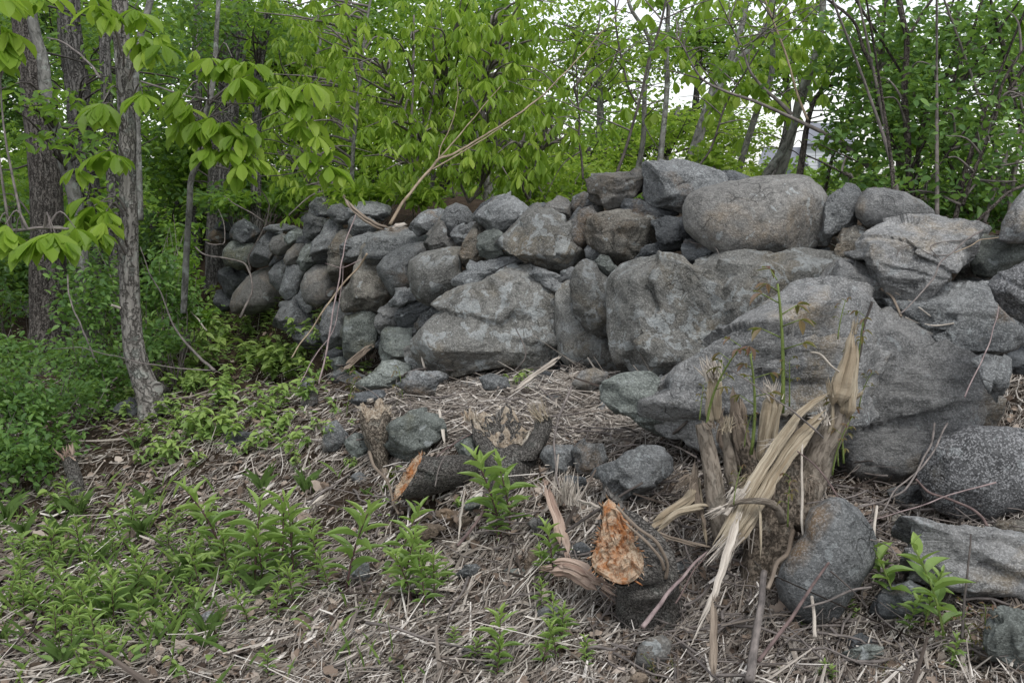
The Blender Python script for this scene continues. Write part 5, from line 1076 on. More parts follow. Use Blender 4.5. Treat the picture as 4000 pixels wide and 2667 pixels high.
# --- broad leaved saplings with hanging palmate leaves, centre
TG, CG = 'trees of the wood behind the wall', 'young broad leaved trees rising behind the wall'
SAP = [
 ('slim straight sapling rising behind the curved bark strip', 8.0, [('C', '290,1330,8 300,1000,8 330,700,8 350,500,8 375,250,8 415,0,8', 16, 8)], [(1180,520,190,240),(1280,120,200,200)], 110, 0),
 ('forked sapling just right of the slim straight one', 7.6, [('C', '690,1330,7.6 688,1000,7.6 685,800,7.6 695,500,7.6 700,100,7.6', 12, 6), ('C', '700,1150,7.6 740,980,7.6 790,820,7.6 830,650,7.6', 9, 5), ('C', '685,830,7.6 620,700,7.6 560,560,7.6 480,420,7.6', 7, 3)], [(1560,560,200,170),(1480,250,200,190)], 150, 1),
 ('pale stemmed sapling above the pale leaning fallen branch\'s foot', 8.4, [('C', '815,1300,8.4 830,1100,8.4 855,920,8.4 880,750,8.4 890,500,8.4', 15, 8)], [(1700,420,190,180),(1760,130,200,170)], 140, 2),
 ('leafy sapling with the brightest drooping leaves, top centre', 7.2, [('C', '1060,1330,7.2 1150,1200,7.2 1240,1010,7.2 1150,700,7.2 1200,400,7.2 1210,100,7.2', 9, 6)], [(1880,330,200,220),(2000,130,190,150),(1840,620,180,100)], 190, 3),
 ('low spreading sapling behind the peak shaped crest stone', 7.0, [('C', '1460,1340,7.0 1475,1180,7.0 1510,1020,7.0 1530,900,7.0', 6, 4), ('C', '1580,1330,7.0 1520,1230,7.0 1440,1110,7.0 1400,950,7.0', 5, 3)], [(2060,650,140,70),(2150,500,150,110)], 80, 4),
 ('dark stemmed sapling hidden among bright leaves, right of centre', 8.8, [('C', '960,1300,8.8 955,950,8.8 960,600,8.8 960,500,8.8', 8, 5)], [(1990,470,150,150),(2080,330,120,160)], 110, 5),
 ('young tree with hanging leaves, left of the slim straight sapling', 9.3, [('C', '10,1200,9.3 40,700,9.3 60,400,9.3 85,280,9.3 70,100,9.3', 12, 8)], [(1180,250,150,200),(1080,560,120,120),(1330,700,140,80)], 100, 6),
]
for lab, d, stems, bl, nc, sd in SAP:
    b = vp(stems[0][0], *map(float, stems[0][1].split(' ')[0].split(',')[:2])); t = tree('sapling', lab, 'tree', b, d, CG)
    pts = []
    for j, (v, tx, r0, r1) in enumerate(stems):
        trunk(t, 'trunk', v, tx, r0, r1, B_GREY if sd % 2 == 0 else M_TWIG['g'], nseg=9, rough=.03, seed=sd); pts.append(spline(path3(v, tx), 30))
    pts = np.concatenate(pts); rg = np.random.default_rng(900+sd)
    C, _ = blob_pts([pblob(x, y, d-rg.uniform(0, .4), rx, ry, .75) for x, y, rx, ry in bl], nc, rg, .15, .35, 12)
    twigs(t, 'branches', C[::3], pts, M_TWIG['g'], .012, sd)
    C = np.concatenate([C, C+rg.normal(0, .16, C.shape)]); V, Q, k = cluster_leaves(C[: int(len(C)*.82)], 5, .10, .037, rg, 1.15)
    mesh_np('crown', V, [Q], L_BRIGHT, t, tint=k)
# --- slender tree with the big leaf clusters, left
def leafy(parent, pts, d, k, L, W, mat, seed, stems=None, bmat='g', droop=.8, rad=.008):
    rg = np.random.default_rng(seed); C = np.array([P(*vp(v, x, y), dd) for v, x, y, dd in pts])
    C2 = np.concatenate([C, C+rg.normal(0, .05, C.shape)])
    V, Q, t = cluster_leaves(C2, k, L, W, rg, droop); mesh_np('crown', V, [Q], mat, parent, tint=t*.7+.15)
    if stems is not None: twigs(parent, 'branches', C, stems, M_TWIG[bmat], rad, seed, .08)
t8 = tree('slender_tree', 'slender crooked grey tree carrying the big hanging leaf clusters, left of the wall', 'tree', (715, 1200), 6.6)
tx8 = 'B,1485,-40 1470,250 1455,500 1430,650 1390,790 1355,930 1350,1060 1310,1200 1290,1400'
q8 = '1490,-40,6.4 1475,200,6.4 1465,400,6.4 1440,620,6.4 1395,790,6.4 1355,930,6.4 1350,1080,6.4 1300,1230,6.4 1290,1400,6.4 1270,1700,6.5 1250,2130,6.55'
trunk(t8, 'trunk', 'B', ' '.join(q8.split()[::-1]), 24, 14, B_GREY, nseg=18, rough=.04, seed=8, lump=.2, n=90)
p8 = spline(path3('B', q8), 60)
leafy(t8, [('B', *a, 5.9) for a in [(1430,390),(1490,440),(1580,390),(1700,510),(1640,560),(1860,610),(1930,600),(2010,640),(2080,680),(2070,800),(1230,830),(1340,820),(1400,850),(1500,830),(1680,840),(1620,920),(1570,1010),(1690,1060),(1750,1080),(1500,1000),(2090,1030),(2170,1080),(2240,1130),(1230,670),(1260,730)]], 5.9, 6, .165, .08, L_BRIGHT, 81, p8, rad=.007)
trunk(t8, 'branch', 'B', '960,555,6.6 1100,600,6.4 1250,650,6.2 1420,680,6.05 1560,705,5.95 1740,705,5.9', 7, 4, M_TWIG['g'], nseg=7)
# --- front trunk
t6 = tree('tree', 'nearest tree trunk with scaly pinkish grey bark, standing at the left of the bank', 'tree', (570, 1560), 5.9)
q6 = [(815,-60),(820,150),(832,320),(845,500),(858,700),(868,900),(866,1100),(870,1300),(880,1500)]
tx = ' '.join(f'{x},{y},5.9' for x, y in q6) + ' ' + ' '.join(f'{(a/1.493)*1.742},{(850+b/1.493)*1.742},5.9' for a, b in [(750,200),(755,400),(765,600),(780,760),(810,880),(855,1000),(885,1080),(910,1160)])
trunk(t6, 'trunk', 'B', ' '.join(tx.split()[::-1]), 66, 50, B_FRONT, nseg=48, rough=.07, lump=.12, seed=6, n=320, flare=1.1)
for a_ in ('E,880,1020 960,1075 1010,1110 1050,1160', 'E,850,1040 800,1090 770,1130 740,1190', 'E,900,1000 960,1010 1010,1030 1060,1060', 'E,870,1060 880,1110 900,1160 930,1200'):
    q_ = [tuple(map(float, t.split(','))) for t in a_[2:].split()]; pr = []
    for i_, (x_, y_) in enumerate(q_):
        a2, b2 = vp('E', x_, y_); pr.append(P(a2, b2, 5.85 if i_ == 0 else hit(a2, b2)[1]+.01))
    MB().tube(spline(pr, 26), np.linspace(.05, .012, 26), nseg=14, rough=.1, lump=.2, seed=6).build('root', B_FRONT, t6)
for k, (a, b_, c_) in enumerate([('740,120,5.86 790,200,5.88', 10, 8), ('E,', 0, 0)][:1]): trunk(t6, 'branch_stub', 'B', a, 7, 12, M_TWIG['g'], nseg=8)
trunk(t6, 'branch_stub', 'E', '650,510,5.8 700,528,5.85', 7, 9, M_TWIG['w'] , nseg=8)
leafy(t6, [('B', *a, 5.6) for a in [(700,40),(760,90),(920,60),(960,280),(1000,330),(920,250),(970,640),(700,700),(660,740),(650,1050),(740,1020),(640,1400),(720,1440),(560,1450)]]+[('E', *a, 5.3) for a in [(590,90),(540,100)]], 5.6, 6, .155, .075, L_BRIGHT, 61, spline(path3('B', tx), 60))
# overhanging clusters at the upper left edge
t0 = tree('overhanging_branch', 'bough with the largest pale leaf cluster hanging at the left edge', 'branch', (-150, 900), 5.0)
q0 = path3('E', '-300,-200,5.2 -100,60,5.1 100,75,5.0 230,60,4.95 400,65,4.95'); MB().tube(spline(q0, 30), np.linspace(.012, .006, 30), nseg=8).build('bough', M_TWIG['g'], t0)
leafy(t0, [('E', 320, 90, 4.9), ('E', 300, 85, 4.9), ('E', 440, 60, 4.95), ('E', 30, 40, 4.9), ('E', -20, 60, 4.9), ('E', 90, 110, 5.0), ('B', 0, 170, 4.9), ('B', -40, 330, 4.9), ('B', 60, 210, 4.95), ('B', 240, -30, 5)], 4.9, 6, .165, .085, L_BRIGHT, 62, spline(q0, 40), droop=.7)
# --- large trunks left
def simple_tree(name, lab, view, tx, r0, r1, mat, crown=None, leaf=None, seed=0, group=TG, nseg=20, flare=0.25, rough=.05, L=.07, n=None, lump=.1):
    f = tx.split()[0].split(','); b = vp(view, float(f[0]), float(f[1])); t = tree(name, lab, 'tree', b, float(f[2]), group)
    trunk(t, 'trunk', view, tx, r0, r1, mat, nseg=nseg, rough=rough, seed=seed, flare=flare, lump=lump, n=n)
    if crown:
        bl = [pblob(*c) for c in crown[0]]; rg = np.random.default_rng(seed); e, _ = blob_pts(bl, crown[2] if len(crown) > 2 else 22, rg, .3, .3)
        twigs(t, 'branches', e, spline(path3(view, tx), 40), M_TWIG['d'], .012 if L < .1 else .03, seed)
        leaf_mass('crown', bl, crown[1], L, L*.55, leaf or L_MID, t, seed, clump=.22, nclump=22)
    return t
simple_tree('tree', 'thickest tree trunk with dark furrowed bark, at the far left', 'B', '335,2560,8.2 330,2200,8.2 320,1500,8.2 300,1100,8.2 250,700,8.2 215,400,8.2 165,100,8.2 150,-100,8.2', 120, 78, B_BIG, ([(150,50,9.8,300,200,1.0),(60,620,9.8,220,200,.9),(380,420,10.2,180,260,.8)], 2200), L_MID, 41, nseg=44, n=160, L=.085)
simple_tree('tree', 'pale lichen barked tree leaning over the thick furrowed trunk', 'B', '640,2500,7.6 560,1900,7.6 520,1420,7.6 450,1150,7.6 395,950,7.6 345,780,7.6 310,600,7.6 295,420,7.6 255,280,7.6 215,100,7.6 200,-80,7.6', 46, 34, B_GREY, ([(330,560,7.3,240,70,.5),(150,400,7.2,150,60,.5)], 260), L_MID, 42, nseg=22, n=110, L=.095, lump=.2)
simple_tree('tree', 'broad shaggy grey trunk behind the pale leaning tree', 'B', '600,2300,9.6 600,1500,9.6 560,900,9.6 510,500,9.6 470,200,9.6 460,-100,9.6', 92, 70, B_SHAG, ([(520,400,9.0,160,160,.4),(440,800,9.0,150,150,.4)], 700), L_MID, 43, nseg=40, n=120, rough=.1)
simple_tree('tree', 'grey trunk half hidden directly behind the nearest trunk', 'B', '800,2200,9.0 780,1500,9.0 745,900,9.0 720,500,9.0 700,-100,9.0', 44, 34, B_SHAG, ([(500,300,11.5,260,280,1.0)], 1500), L_DARK, 44, L=.08)
simple_tree('tree', 'smooth blue grey tree just right of the nearest trunk', 'B', '950,1500,7.2 935,900,7.2 925,600,7.2 930,400,7.2 960,220,7.2 1010,60,7.2 1040,-80,7.2', 22, 22, B_GREY, None, None, 45, nseg=16)
simple_tree('tree', 'wide dim trunk behind the big hanging leaf clusters', 'B', '1500,2000,11 1500,1200,11 1560,600,11 1600,300,11 1600,-100,11', 85, 70, B_SHAG, ([(900,180,10.5,300,220,1.2),(800,600,12,260,250,1.0)], 3000), L_DARK, 46, L=.085, rough=.1)
simple_tree('tree', 'dark narrow trunk behind the big hanging leaf clusters', 'B', '1740,1800,10 1745,1000,10 1760,500,10 1800,250,10 1830,-60,10', 34, 26, B_SHAG, ([(1050,60,9.6,220,160,1.0)], 900), L_MID, 47, L=.08)
simple_tree('tree', 'dim straight trunk between the two trunks behind the leaf clusters', 'B', '1330,1900,12 1340,1000,12 1340,500,12 1350,-60,12', 40, 30, B_SHAG, ([(1000,600,12.5,260,160,.8)], 1600), L_DARK, 48, L=.08)
# --- grey stems right of centre
RS = [
 ('D', '250,1040,7.4 300,540,7.6 300,300,7.6 315,-60,7.6', 17, 12, B_GREY, 'grey stem rising just left of the topmost grey block, leaning slightly'),
 ('D', '120,1040,8.0 165,800,8.0 175,500,8.0 205,250,8.0 100,60,8.0 70,-40,8.0', 15, 9, B_GREY, 'grey forked stem behind the flat topped angular block'),
 ('D', '15,990,6.4 60,870,6.4 110,700,6.4 150,560,6.4 200,330,6.4 260,160,6.4 305,-40,6.4', 9, 6, M_TWIG['d'], 'thin dark stem leaning right behind the flat topped angular block'),
 ('D', '-180,1030,6.8 -190,900,6.8 -205,800,6.8 -200,700,6.8 -210,600,6.8 -235,500,6.8', 6, 5, M_TWIG['d'], 'short dark thin stem left of the crest\'s flat topped angular block'),
 ('D', '130,600,6.9 80,500,6.9 40,330,6.9 10,150,6.9 5,-60,6.9', 6, 5, M_TWIG['d'], 'dark thin curved stem crossing the bright gap of sky'),
 ('D', '440,1040,9 520,700,9 620,460,9 690,280,9 740,120,9 770,-60,9', 19, 16, B_GREY, 'grey tree leaning right above the topmost grey block'),
 ('D', '400,1000,10 540,580,10 600,420,10 720,330,10 820,230,10 890,80,10 900,-60,10', 17, 14, B_GREY, 'second leaning grey tree, crossing the first one'),
 ('D', '690,1060,8.2 760,820,8.2 840,580,8.2 900,440,8.2 910,200,8.2 910,-60,8.2', 20, 13, B_GREY, 'grey stem bending upright above the giant rounded boulder\'s left half'),
 ('D', '820,1070,7.6 930,920,7.6 1000,800,7.6 1080,560,7.6 1150,330,7.6 1190,140,7.6 1200,-60,7.6', 26, 17, B_GREY, 'stout grey leaning tree in front of the pale house'),
 ('D', '920,1100,8 980,930,8 1030,740,8 1050,600,8 1100,430,8', 24, 16, B_GREY, 'grey trunk beside the stout leaning one, over the giant boulder'),
 ('D', '1050,1100,7.2 1080,900,7.2 1105,730,7.2 1140,600,7.2 1200,510,7.2 1290,480,7.2', 20, 9, B_DARK, 'dark twisted trunk bending right in front of the pale house'),
 ('D', '1200,1160,7.4 1240,950,7.4 1290,780,7.4 1310,620,7.4', 11, 7, B_DARK, 'thin dark stem right of the giant rounded boulder'),
 ('D', '480,960,7 560,840,7 640,600,7 760,400,7 900,170,7', 7, 4, M_TWIG['d'], 'thin dark shoot slanting across the leaning grey trees'),
 ('D', '1470,970,6.6 1360,870,6.6 1250,790,6.6 1110,720,6.6 960,650,6.6 800,580,6.6 650,530,6.6 500,450,6.6 400,280,6.6 350,200,6.6', 15, 4, M_TWIG['g'], 'long bare bough arching left over the giant boulder'),
 ('D', '1020,660,6.9 940,580,6.9 860,510,6.9 780,410,6.9 730,270,6.9 660,130,6.9', 12, 5, M_TWIG['g'], 'bare grey bough joining the long arching one from above'),
 ('D', '1110,690,6.8 1050,540,6.8 990,330,6.8 930,170,6.8 850,-40,6.8', 8, 5, M_TWIG['p'], 'pale bare bough rising from the fork over the giant boulder'),
]
for i, (v, tx, r0, r1, m, lab) in enumerate(RS):
    f = tx.split()[0].split(','); b = vp(v, float(f[0]), float(f[1])); thin = r0 < 16
    t = tree('bare_stem' if thin else 'tree', lab, 'stem' if thin else 'tree', b, float(f[2]), 'stems of young trees behind the wall' if thin else TG)
    trunk(t, 'trunk', v, tx, r0, r1, m, nseg=14, rough=.05, seed=500+i, flare=.1, lump=.18)
    rg = np.random.default_rng(600+i); pp = spline(path3(v, tx), 40)[10:]
    e = pp[rg.integers(0, len(pp), 9)]+rg.normal(0, .35, (9, 3))+np.array([0, 0, .25]); twigs(t, 'branches', e, pp, M_TWIG['g'], .006, 700+i)
    if not thin:
        ctr = pp[len(pp)//2:]; C = ctr[rg.integers(0, len(ctr), 40)]+rg.normal(0, .42, (40, 3))*np.array([1, .8, .8])
        V, Q, k = cluster_leaves(C, 5, .13, .07, rg, 1.2); mesh_np('crown', V, [Q], L_BRIGHT, t, tint=k)
    elif i % 2 == 0:
        leaf_mass('foliage', [(*pp[-8], .5, .4, .4)], 120, .06, .035, L_MID, t, i, 'simple')
# --- honeysuckle like bush at the right
bush = tree('bush', 'large dense dark green bush with many upright stems, top right behind the wall', 'bush', (3560, 800), 6.4)
BT = ['1725,1150,6.2 1695,1000,6.2 1680,750,6.2 1665,500,6.2 1680,250,6.2 1650,80,6.2 1620,-60,6.2|26,20', '1740,1150,6.5 1740,900,6.5 1790,650,6.5 1900,450,6.5 1960,250,6.5 1980,-60,6.5|16,10',
 '1700,1160,6.4 1630,900,6.4 1540,650,6.4 1500,440,6.4 1430,280,6.4 1370,120,6.4 1200,-20,6.4|17,10', '1530,720,6.6 1500,500,6.6 1540,250,6.6 1560,-60,6.6|11,8', '1690,210,6.2 1780,60,6.2 1870,-60,6.2|12,8',
 '1960,1140,6.0 2060,860,6.0 2180,660,6.0 2290,480,6.0 2420,300,6.0|20,13', '2000,1180,5.8 2060,1000,5.8 2180,700,5.8 2230,480,5.8 2360,260,5.8|14,9', '2050,1300,5.4 2160,1200,5.4 2260,1110,5.4 2400,1040,5.4|13,10',
 '1780,1080,6.0 1900,900,6.0 2060,700,6.0|9,6', '1880,780,6.3 1920,550,6.3 2050,200,6.3 2130,-60,6.3|14,9', '1380,1030,6.3 1250,960,6.3 1100,890,6.3|10,5', '1400,930,6.3 1290,880,6.3 1180,830,6.3|7,4']
for i, b in enumerate(BT):
    tx, rr = b.split('|'); a, c = map(float, rr.split(',')); trunk(bush, 'stem', 'D', tx, a*.8, c*.8, B_DARK, nseg=12, rough=.1, seed=20+i, lump=.2)
for i in range(16):
    rg = np.random.default_rng(2000+i); x = rg.uniform(3300, 4150); d = rg.uniform(5.6, 6.6); lean = rg.uniform(-500, 550); q = [P(x, 870, d), P(x+lean*.2, 600, d+.1), P(x+lean*.55, 300, d+.1), P(x+lean, -40, d-.1)]
    MB().tube(spline(q, 26), np.linspace(9, 4, 26)*d/F, nseg=8, rough=.08, lump=.2, seed=i).build('stem', M_TWIG['g'] if i % 3 else B_DARK, bush)
bb = [pblob(3560,560,6.4,230,260,.7), pblob(3480,300,6.7,230,240,.7), pblob(3700,250,6.6,260,230,.7), pblob(3880,560,6.1,200,200,.6), pblob(3640,720,6.1,240,90,.5), pblob(3360,520,6.5,110,190,.4), pblob(3440,120,6.8,200,160,.6), pblob(3900,140,6.4,220,140,.6), pblob(3380,740,6.2,90,90,.3), pblob(4150,700,6,200,200,.6), pblob(4250,300,6.3,260,240,.6)]
rg = np.random.default_rng(77); e, _ = blob_pts(bb, 110, rg, .4, .3); twigs(bush, 'branches', e, np.concatenate([spline(path3('D', b.split('|')[0]), 24) for b in BT]), M_TWIG['g'], .009, 78)
leaf_mass('foliage', bb, 6000, .058, .037, L_COOL, bush, 79, 'ovate', clump=.26, nclump=26, up=.5)
leaf_mass('foliage_tips', bb[:8], 2200, .066, .043, L_COOL, bush, 80, 'ovate', clump=.2, nclump=14, up=.6, shell=.9)
# --- wood behind, tree by tree
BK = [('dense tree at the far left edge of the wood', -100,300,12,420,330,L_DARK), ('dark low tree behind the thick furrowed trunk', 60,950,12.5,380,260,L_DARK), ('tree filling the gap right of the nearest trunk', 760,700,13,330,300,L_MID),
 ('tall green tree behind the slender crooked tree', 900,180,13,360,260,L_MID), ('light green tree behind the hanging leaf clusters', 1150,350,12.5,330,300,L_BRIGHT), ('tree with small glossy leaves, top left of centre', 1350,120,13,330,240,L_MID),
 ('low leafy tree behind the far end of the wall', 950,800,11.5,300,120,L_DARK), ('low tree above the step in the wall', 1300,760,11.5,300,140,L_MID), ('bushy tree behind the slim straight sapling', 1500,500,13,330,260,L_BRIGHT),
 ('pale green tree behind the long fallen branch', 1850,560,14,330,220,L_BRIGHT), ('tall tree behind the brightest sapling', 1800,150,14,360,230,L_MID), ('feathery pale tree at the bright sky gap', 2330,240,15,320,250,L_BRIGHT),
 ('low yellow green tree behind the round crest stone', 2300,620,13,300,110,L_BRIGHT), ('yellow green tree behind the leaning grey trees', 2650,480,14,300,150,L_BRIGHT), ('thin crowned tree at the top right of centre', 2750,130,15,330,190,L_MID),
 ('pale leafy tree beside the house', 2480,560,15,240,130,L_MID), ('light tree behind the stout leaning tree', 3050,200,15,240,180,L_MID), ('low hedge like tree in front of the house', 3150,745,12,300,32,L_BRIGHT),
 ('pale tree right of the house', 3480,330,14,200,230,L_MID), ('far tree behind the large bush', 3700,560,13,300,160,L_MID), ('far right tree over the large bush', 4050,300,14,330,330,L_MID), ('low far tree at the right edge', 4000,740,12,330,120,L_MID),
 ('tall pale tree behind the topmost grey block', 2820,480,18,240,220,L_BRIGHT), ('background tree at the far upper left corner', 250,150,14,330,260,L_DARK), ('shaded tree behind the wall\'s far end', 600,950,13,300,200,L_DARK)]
sky_x = lambda x: x > 2150
for i, (lab, x, y, d, rx, ry, mt) in enumerate(BK):
    c = P(x, y, d); g = gz(c[0], c[1]); t = empty('background_tree', (c[0], c[1], g), lab, 'tree', TG)
    rg = np.random.default_rng(1000+i); top = c+np.array([0, 0, ry*d/F*.4]); p = spline([np.array([c[0]+rg.normal(0, .3), c[1], g-.1]), np.array([c[0]+rg.normal(0, .15), c[1], (g+c[2])/2]), top], 16)
    MB().tube(p, np.linspace(.09, .03, 16), nseg=9, rough=.06, rfreq=18, lump=.1, seed=i).build('trunk', B_GREY if i % 2 else B_SHAG, t)
    bl = [pblob(x+rg.uniform(-.45, .45)*rx, y+rg.uniform(-.45, .45)*ry, d+rg.normal(0, .5), rx*.62, ry*.62, .9) for _ in range(4)]
    e, _ = blob_pts(bl, 26, rg, .4, .3); twigs(t, 'branches', e, p, M_TWIG['d'], .018, i)
    n = int((rx*ry)/ (26 if not sky_x(x) else 17)); leaf_mass('crown', bl, n, .10 if not sky_x(x) else .085, .062 if not sky_x(x) else .05, mt, t, 1100+i, clump=.2, nclump=30, shell=.25)
# far wood, one mass
fb = []
rg = np.random.default_rng(5)
for k in range(70):
    x = rg.uniform(-900, 4900); lo = 820; hi = 20 if x < 1900 else rg.choice([60, 250, 400]); d = rg.uniform(20, 34); 
    if 2650 < x < 3600: hi = 720; x += 0; lo = 800
    y = rg.uniform(hi, lo); fb.append(pblob(x, y, d, 300, 170 if x < 1900 else 110, 2.0))
for k in range(34): fb.append(pblob(rg.uniform(-900, 2000), rg.uniform(-200, 700), rg.uniform(18, 26), 330, 220, 1.6))
for k in range(12): fb.append(pblob(rg.uniform(-900, 900), rg.uniform(700, 1150), rg.uniform(15, 18), 330, 150, 1.6))
fw = leaf_mass('distant_wood', fb, 52000, .22, .14, L_MID, None, 6, clump=.22, nclump=30, shell=.3); tag(fw, 'soft green mass of far woodland beyond the nearer trees', 'woodland', kind='stuff')
# --- house glimpsed through the stems
hs_ = empty('house', tuple(P(3150, 700, 32)), 'pale grey house with a slate roof glimpsed through the stems', 'house')
M_SID = N('pale_clapboard'); v_ = M_SID.n('ShaderNodeTexCoord').outputs['Object']; wv = M_SID.n('ShaderNodeTexWave', {'Vector': v_, 'Scale': 3.0}, bands_direction='Z').outputs['Fac']; M_SID = M_SID.done(M_SID.mix(M_SID.ramp(wv, [(0.0, 1), (.15, 0)]), (.55, .57, .6), (.3, .31, .33)), .6)
M_ROOF = N('slate_roof'); v_ = M_ROOF.n('ShaderNodeTexCoord').outputs['Object']; M_ROOF = M_ROOF.done(M_ROOF.mix(M_ROOF.noise(v_, 8, 4), (.15, .16, .19), (.24, .25, .29)), .8)
M_GLASS = N('window_glass'); M_GLASS = M_GLASS.done((.06, .08, .10), .1, spec=.6)
def boxm(name, mat, parent, x0, y0, x1, y1, d0, d1, roof=0):
    q = [P(a, b, d) for d in (d0, d1) for a, b in ((x0, y0), (x1, y0), (x1, y1), (x0, y1))]
    if roof: q = [P(x0+roof, y0, (d0+d1)/2), P(x1-roof, y0, (d0+d1)/2), P(x1, y1, d0), P(x0, y1, d0), P(x0+roof, y0, (d0+d1)/2+.05), P(x1-roof, y0, (d0+d1)/2+.05), P(x1, y1, d1), P(x0, y1, d1)]
    Fq = np.array([[3, 2, 1, 0], [4, 5, 6, 7], [0, 1, 5, 4], [2, 3, 7, 6], [1, 2, 6, 5], [3, 0, 4, 7]])
    return mesh_np(name, np.array(q), [Fq], mat, parent)
boxm('wall', M_SID, hs_, 2985, 640, 3140, 760, 31, 34); boxm('roof', M_ROOF, hs_, 2960, 575, 3160, 642, 30.8, 34.2, 22)
boxm('wall', M_SID, hs_, 3142, 560, 3330, 760, 31.5, 36); boxm('roof', M_ROOF, hs_, 3130, 480, 3345, 562, 31.3, 36.2, 25)
for a in (3290, 3200): boxm('window', M_GLASS, hs_, a, 615, a+24, 655, 31.42, 31.47)
boxm('door', M_GLASS, hs_, 3070, 650, 3090, 700, 30.92, 30.97)
# ---------------------------------------------------------------- low plants
def proto(kind, seed):
    """returns stem and leaf arrays of one plant of height 1 at the origin"""
    rg = np.random.default_rng(seed); mb = MB(); pos = []; dr = []; nr = []; ln = []; wd = []
    bend = rg.normal(0, .12, 2); path = np.array([[bend[0]*t*t, bend[1]*t*t, t] for t in np.linspace(-.06, .97, 9)])
    if kind in ('goldenrod', 'serrated'):
        mb.tube(path, np.linspace(.016, .007, 9), nseg=5)
        k = 19 if kind == 'goldenrod' else 15; ga = rg.uniform(0, 6)
        for i in range(k):
            t = .18+.80*(i/(k-1))**.85; az = ga+i*2.4; up = .55+1.5*max(0, t-.7)/.3
            L = (.30 if kind == 'goldenrod' else .25)*(.55+.7*math.sin(math.pi*min(1, t*.9))) * (.62 if t > .93 else 1)
            pos.append([bend[0]*t*t, bend[1]*t*t, t]); dr.append([math.cos(az), math.sin(az), up+rg.normal(0, .12)]); nr.append([-math.cos(az)*up, -math.sin(az)*up, 1]); ln.append(L*rg.uniform(.85, 1.15)); wd.append(L*(.25 if kind == 'goldenrod' else .48))
        tp = 'lance' if kind == 'goldenrod' else 'ovate'
    elif kind == 'seedling':
        for s_ in range(rg.integers(2, 4)):
            b = rg.normal(0, .35, 2); pa = np.array([[b[0]*t, b[1]*t, t*rg.uniform(.98, 1.0)] for t in np.linspace(-.06, 1, 6)]); mb.tube(pa, np.linspace(.018, .008, 6), nseg=5)
            for i in range(9):
                t = .3+.7*i/8; az = rg.uniform(0, 6.28); L = rg.uniform(.3, .52)
                pos.append([b[0]*t, b[1]*t, t]); dr.append([math.cos(az), math.sin(az), rg.normal(.0, .25)]); nr.append([rg.normal(0, .3), rg.normal(0, .3), 1]); ln.append(L); wd.append(L*.6)
        tp = 'ovate'
    elif kind == 'bronze':
        mb.tube(path, np.linspace(.02, .009, 9), nseg=5)
        for i in range(7):
            t = .45+.55*i/6; az = rg.uniform(0, 6.28); pl = .16*(1.2-t*.4); e = np.array([bend[0]*t*t+math.cos(az)*pl, bend[1]*t*t+math.sin(az)*pl, t+.07])
            mb.tube(np.array([[bend[0]*t*t, bend[1]*t*t, t], e]), [.006, .004], nseg=4)
            for j in range(3):
                a2 = az+(j-1)*.9; L = rg.uniform(.09, .15); pos.append(e); dr.append([math.cos(a2), math.sin(a2), rg.uniform(-.9, .3)]); nr.append([0, 0, 1]); ln.append(L); wd.append(L*.42)
        tp = 'lance'
    elif kind == 'grass':
        for i in range(16):
            az = rg.uniform(0, 6.28); pos.append([rg.normal(0, .05), rg.normal(0, .05), 0]); dr.append([math.cos(az)*.4, math.sin(az)*.4, 1.0]); nr.append([-math.cos(az), -math.sin(az), .4]); ln.append(rg.uniform(.6, 1.1)); wd.append(.009)
        mb.tube(np.array([[0, 0, 0], [0, 0, .2]]), [.01, .005], nseg=4); tp = 'lance'
    n = len(pos); V, Q, t = leaves_arr(np.array(pos, float), np.array(dr, float), np.array(nr, float), np.array(ln), np.array(wd), tp, None, rg, rg.uniform(.8, 2.2, n))
    t = np.clip(np.repeat(np.array(pos)[:, 2], len(TPL[tp][0]))*.8+t*.3, 0, 1)
    return mb, V, Q, t
NAMES = {'goldenrod': ('leafy_shoot', L_LOW, M_TWIG['u']), 'serrated': ('broad_leaved_shoot', L_LOW, M_TWIG['c']), 'seedling': ('seedling', L_LOW, M_TWIG['c']), 'bronze': ('bronze_sapling', L_RED, M_TWIG['c']), 'grass': ('grass_tuft', L_LOW, M_TWIG['c'])}
PROTO = {}
PLANTS = []
def place(kind, px, py, hpx, label=None, seed=0, d=None):
    """plant standing where pixel (px,py) meets ground or stone, as tall as hpx"""
    q = P(px, py, d if d else probe(px, py)+.01); h = hpx*((q-CAM) @ FWD)/F
    key = (kind, seed % 5)
    if key not in PROTO:
        nm, lm, sm = NAMES[kind]; mb, V, Q, t = proto(kind, seed % 5+3)
        r = empty(nm, (0, 0, 0)); s1 = mb.build('stem', sm, r); s2 = mesh_np('leaves', V, [Q], lm, r, tint=t); PROTO[key] = [r, s1, s2, False]
    r, s1, s2, used = PROTO[key]
    if used:
        r2 = r.copy(); COL.objects.link(r2)
        for s_ in (s1, s2): c = s_.copy(); COL.objects.link(c); c.parent = r2
        r = r2
    else: PROTO[key][3] = True
    r.location = q; r.scale = (h, h, h); r.rotation_euler = (rnd.gauss(0, .06), rnd.gauss(0, .06), rnd.uniform(0, 6.28))
    PLANTS.append([r, kind, px, py, hpx, label]); return r
GP = {'goldenrod': 'narrow leaved green shoots on the bank', 'serrated': 'broad leaved shoots low on the bank', 'seedling': 'small seedlings under the trees', 'bronze': 'bronze leaved saplings', 'grass': 'tufts of grass'}
k = 0
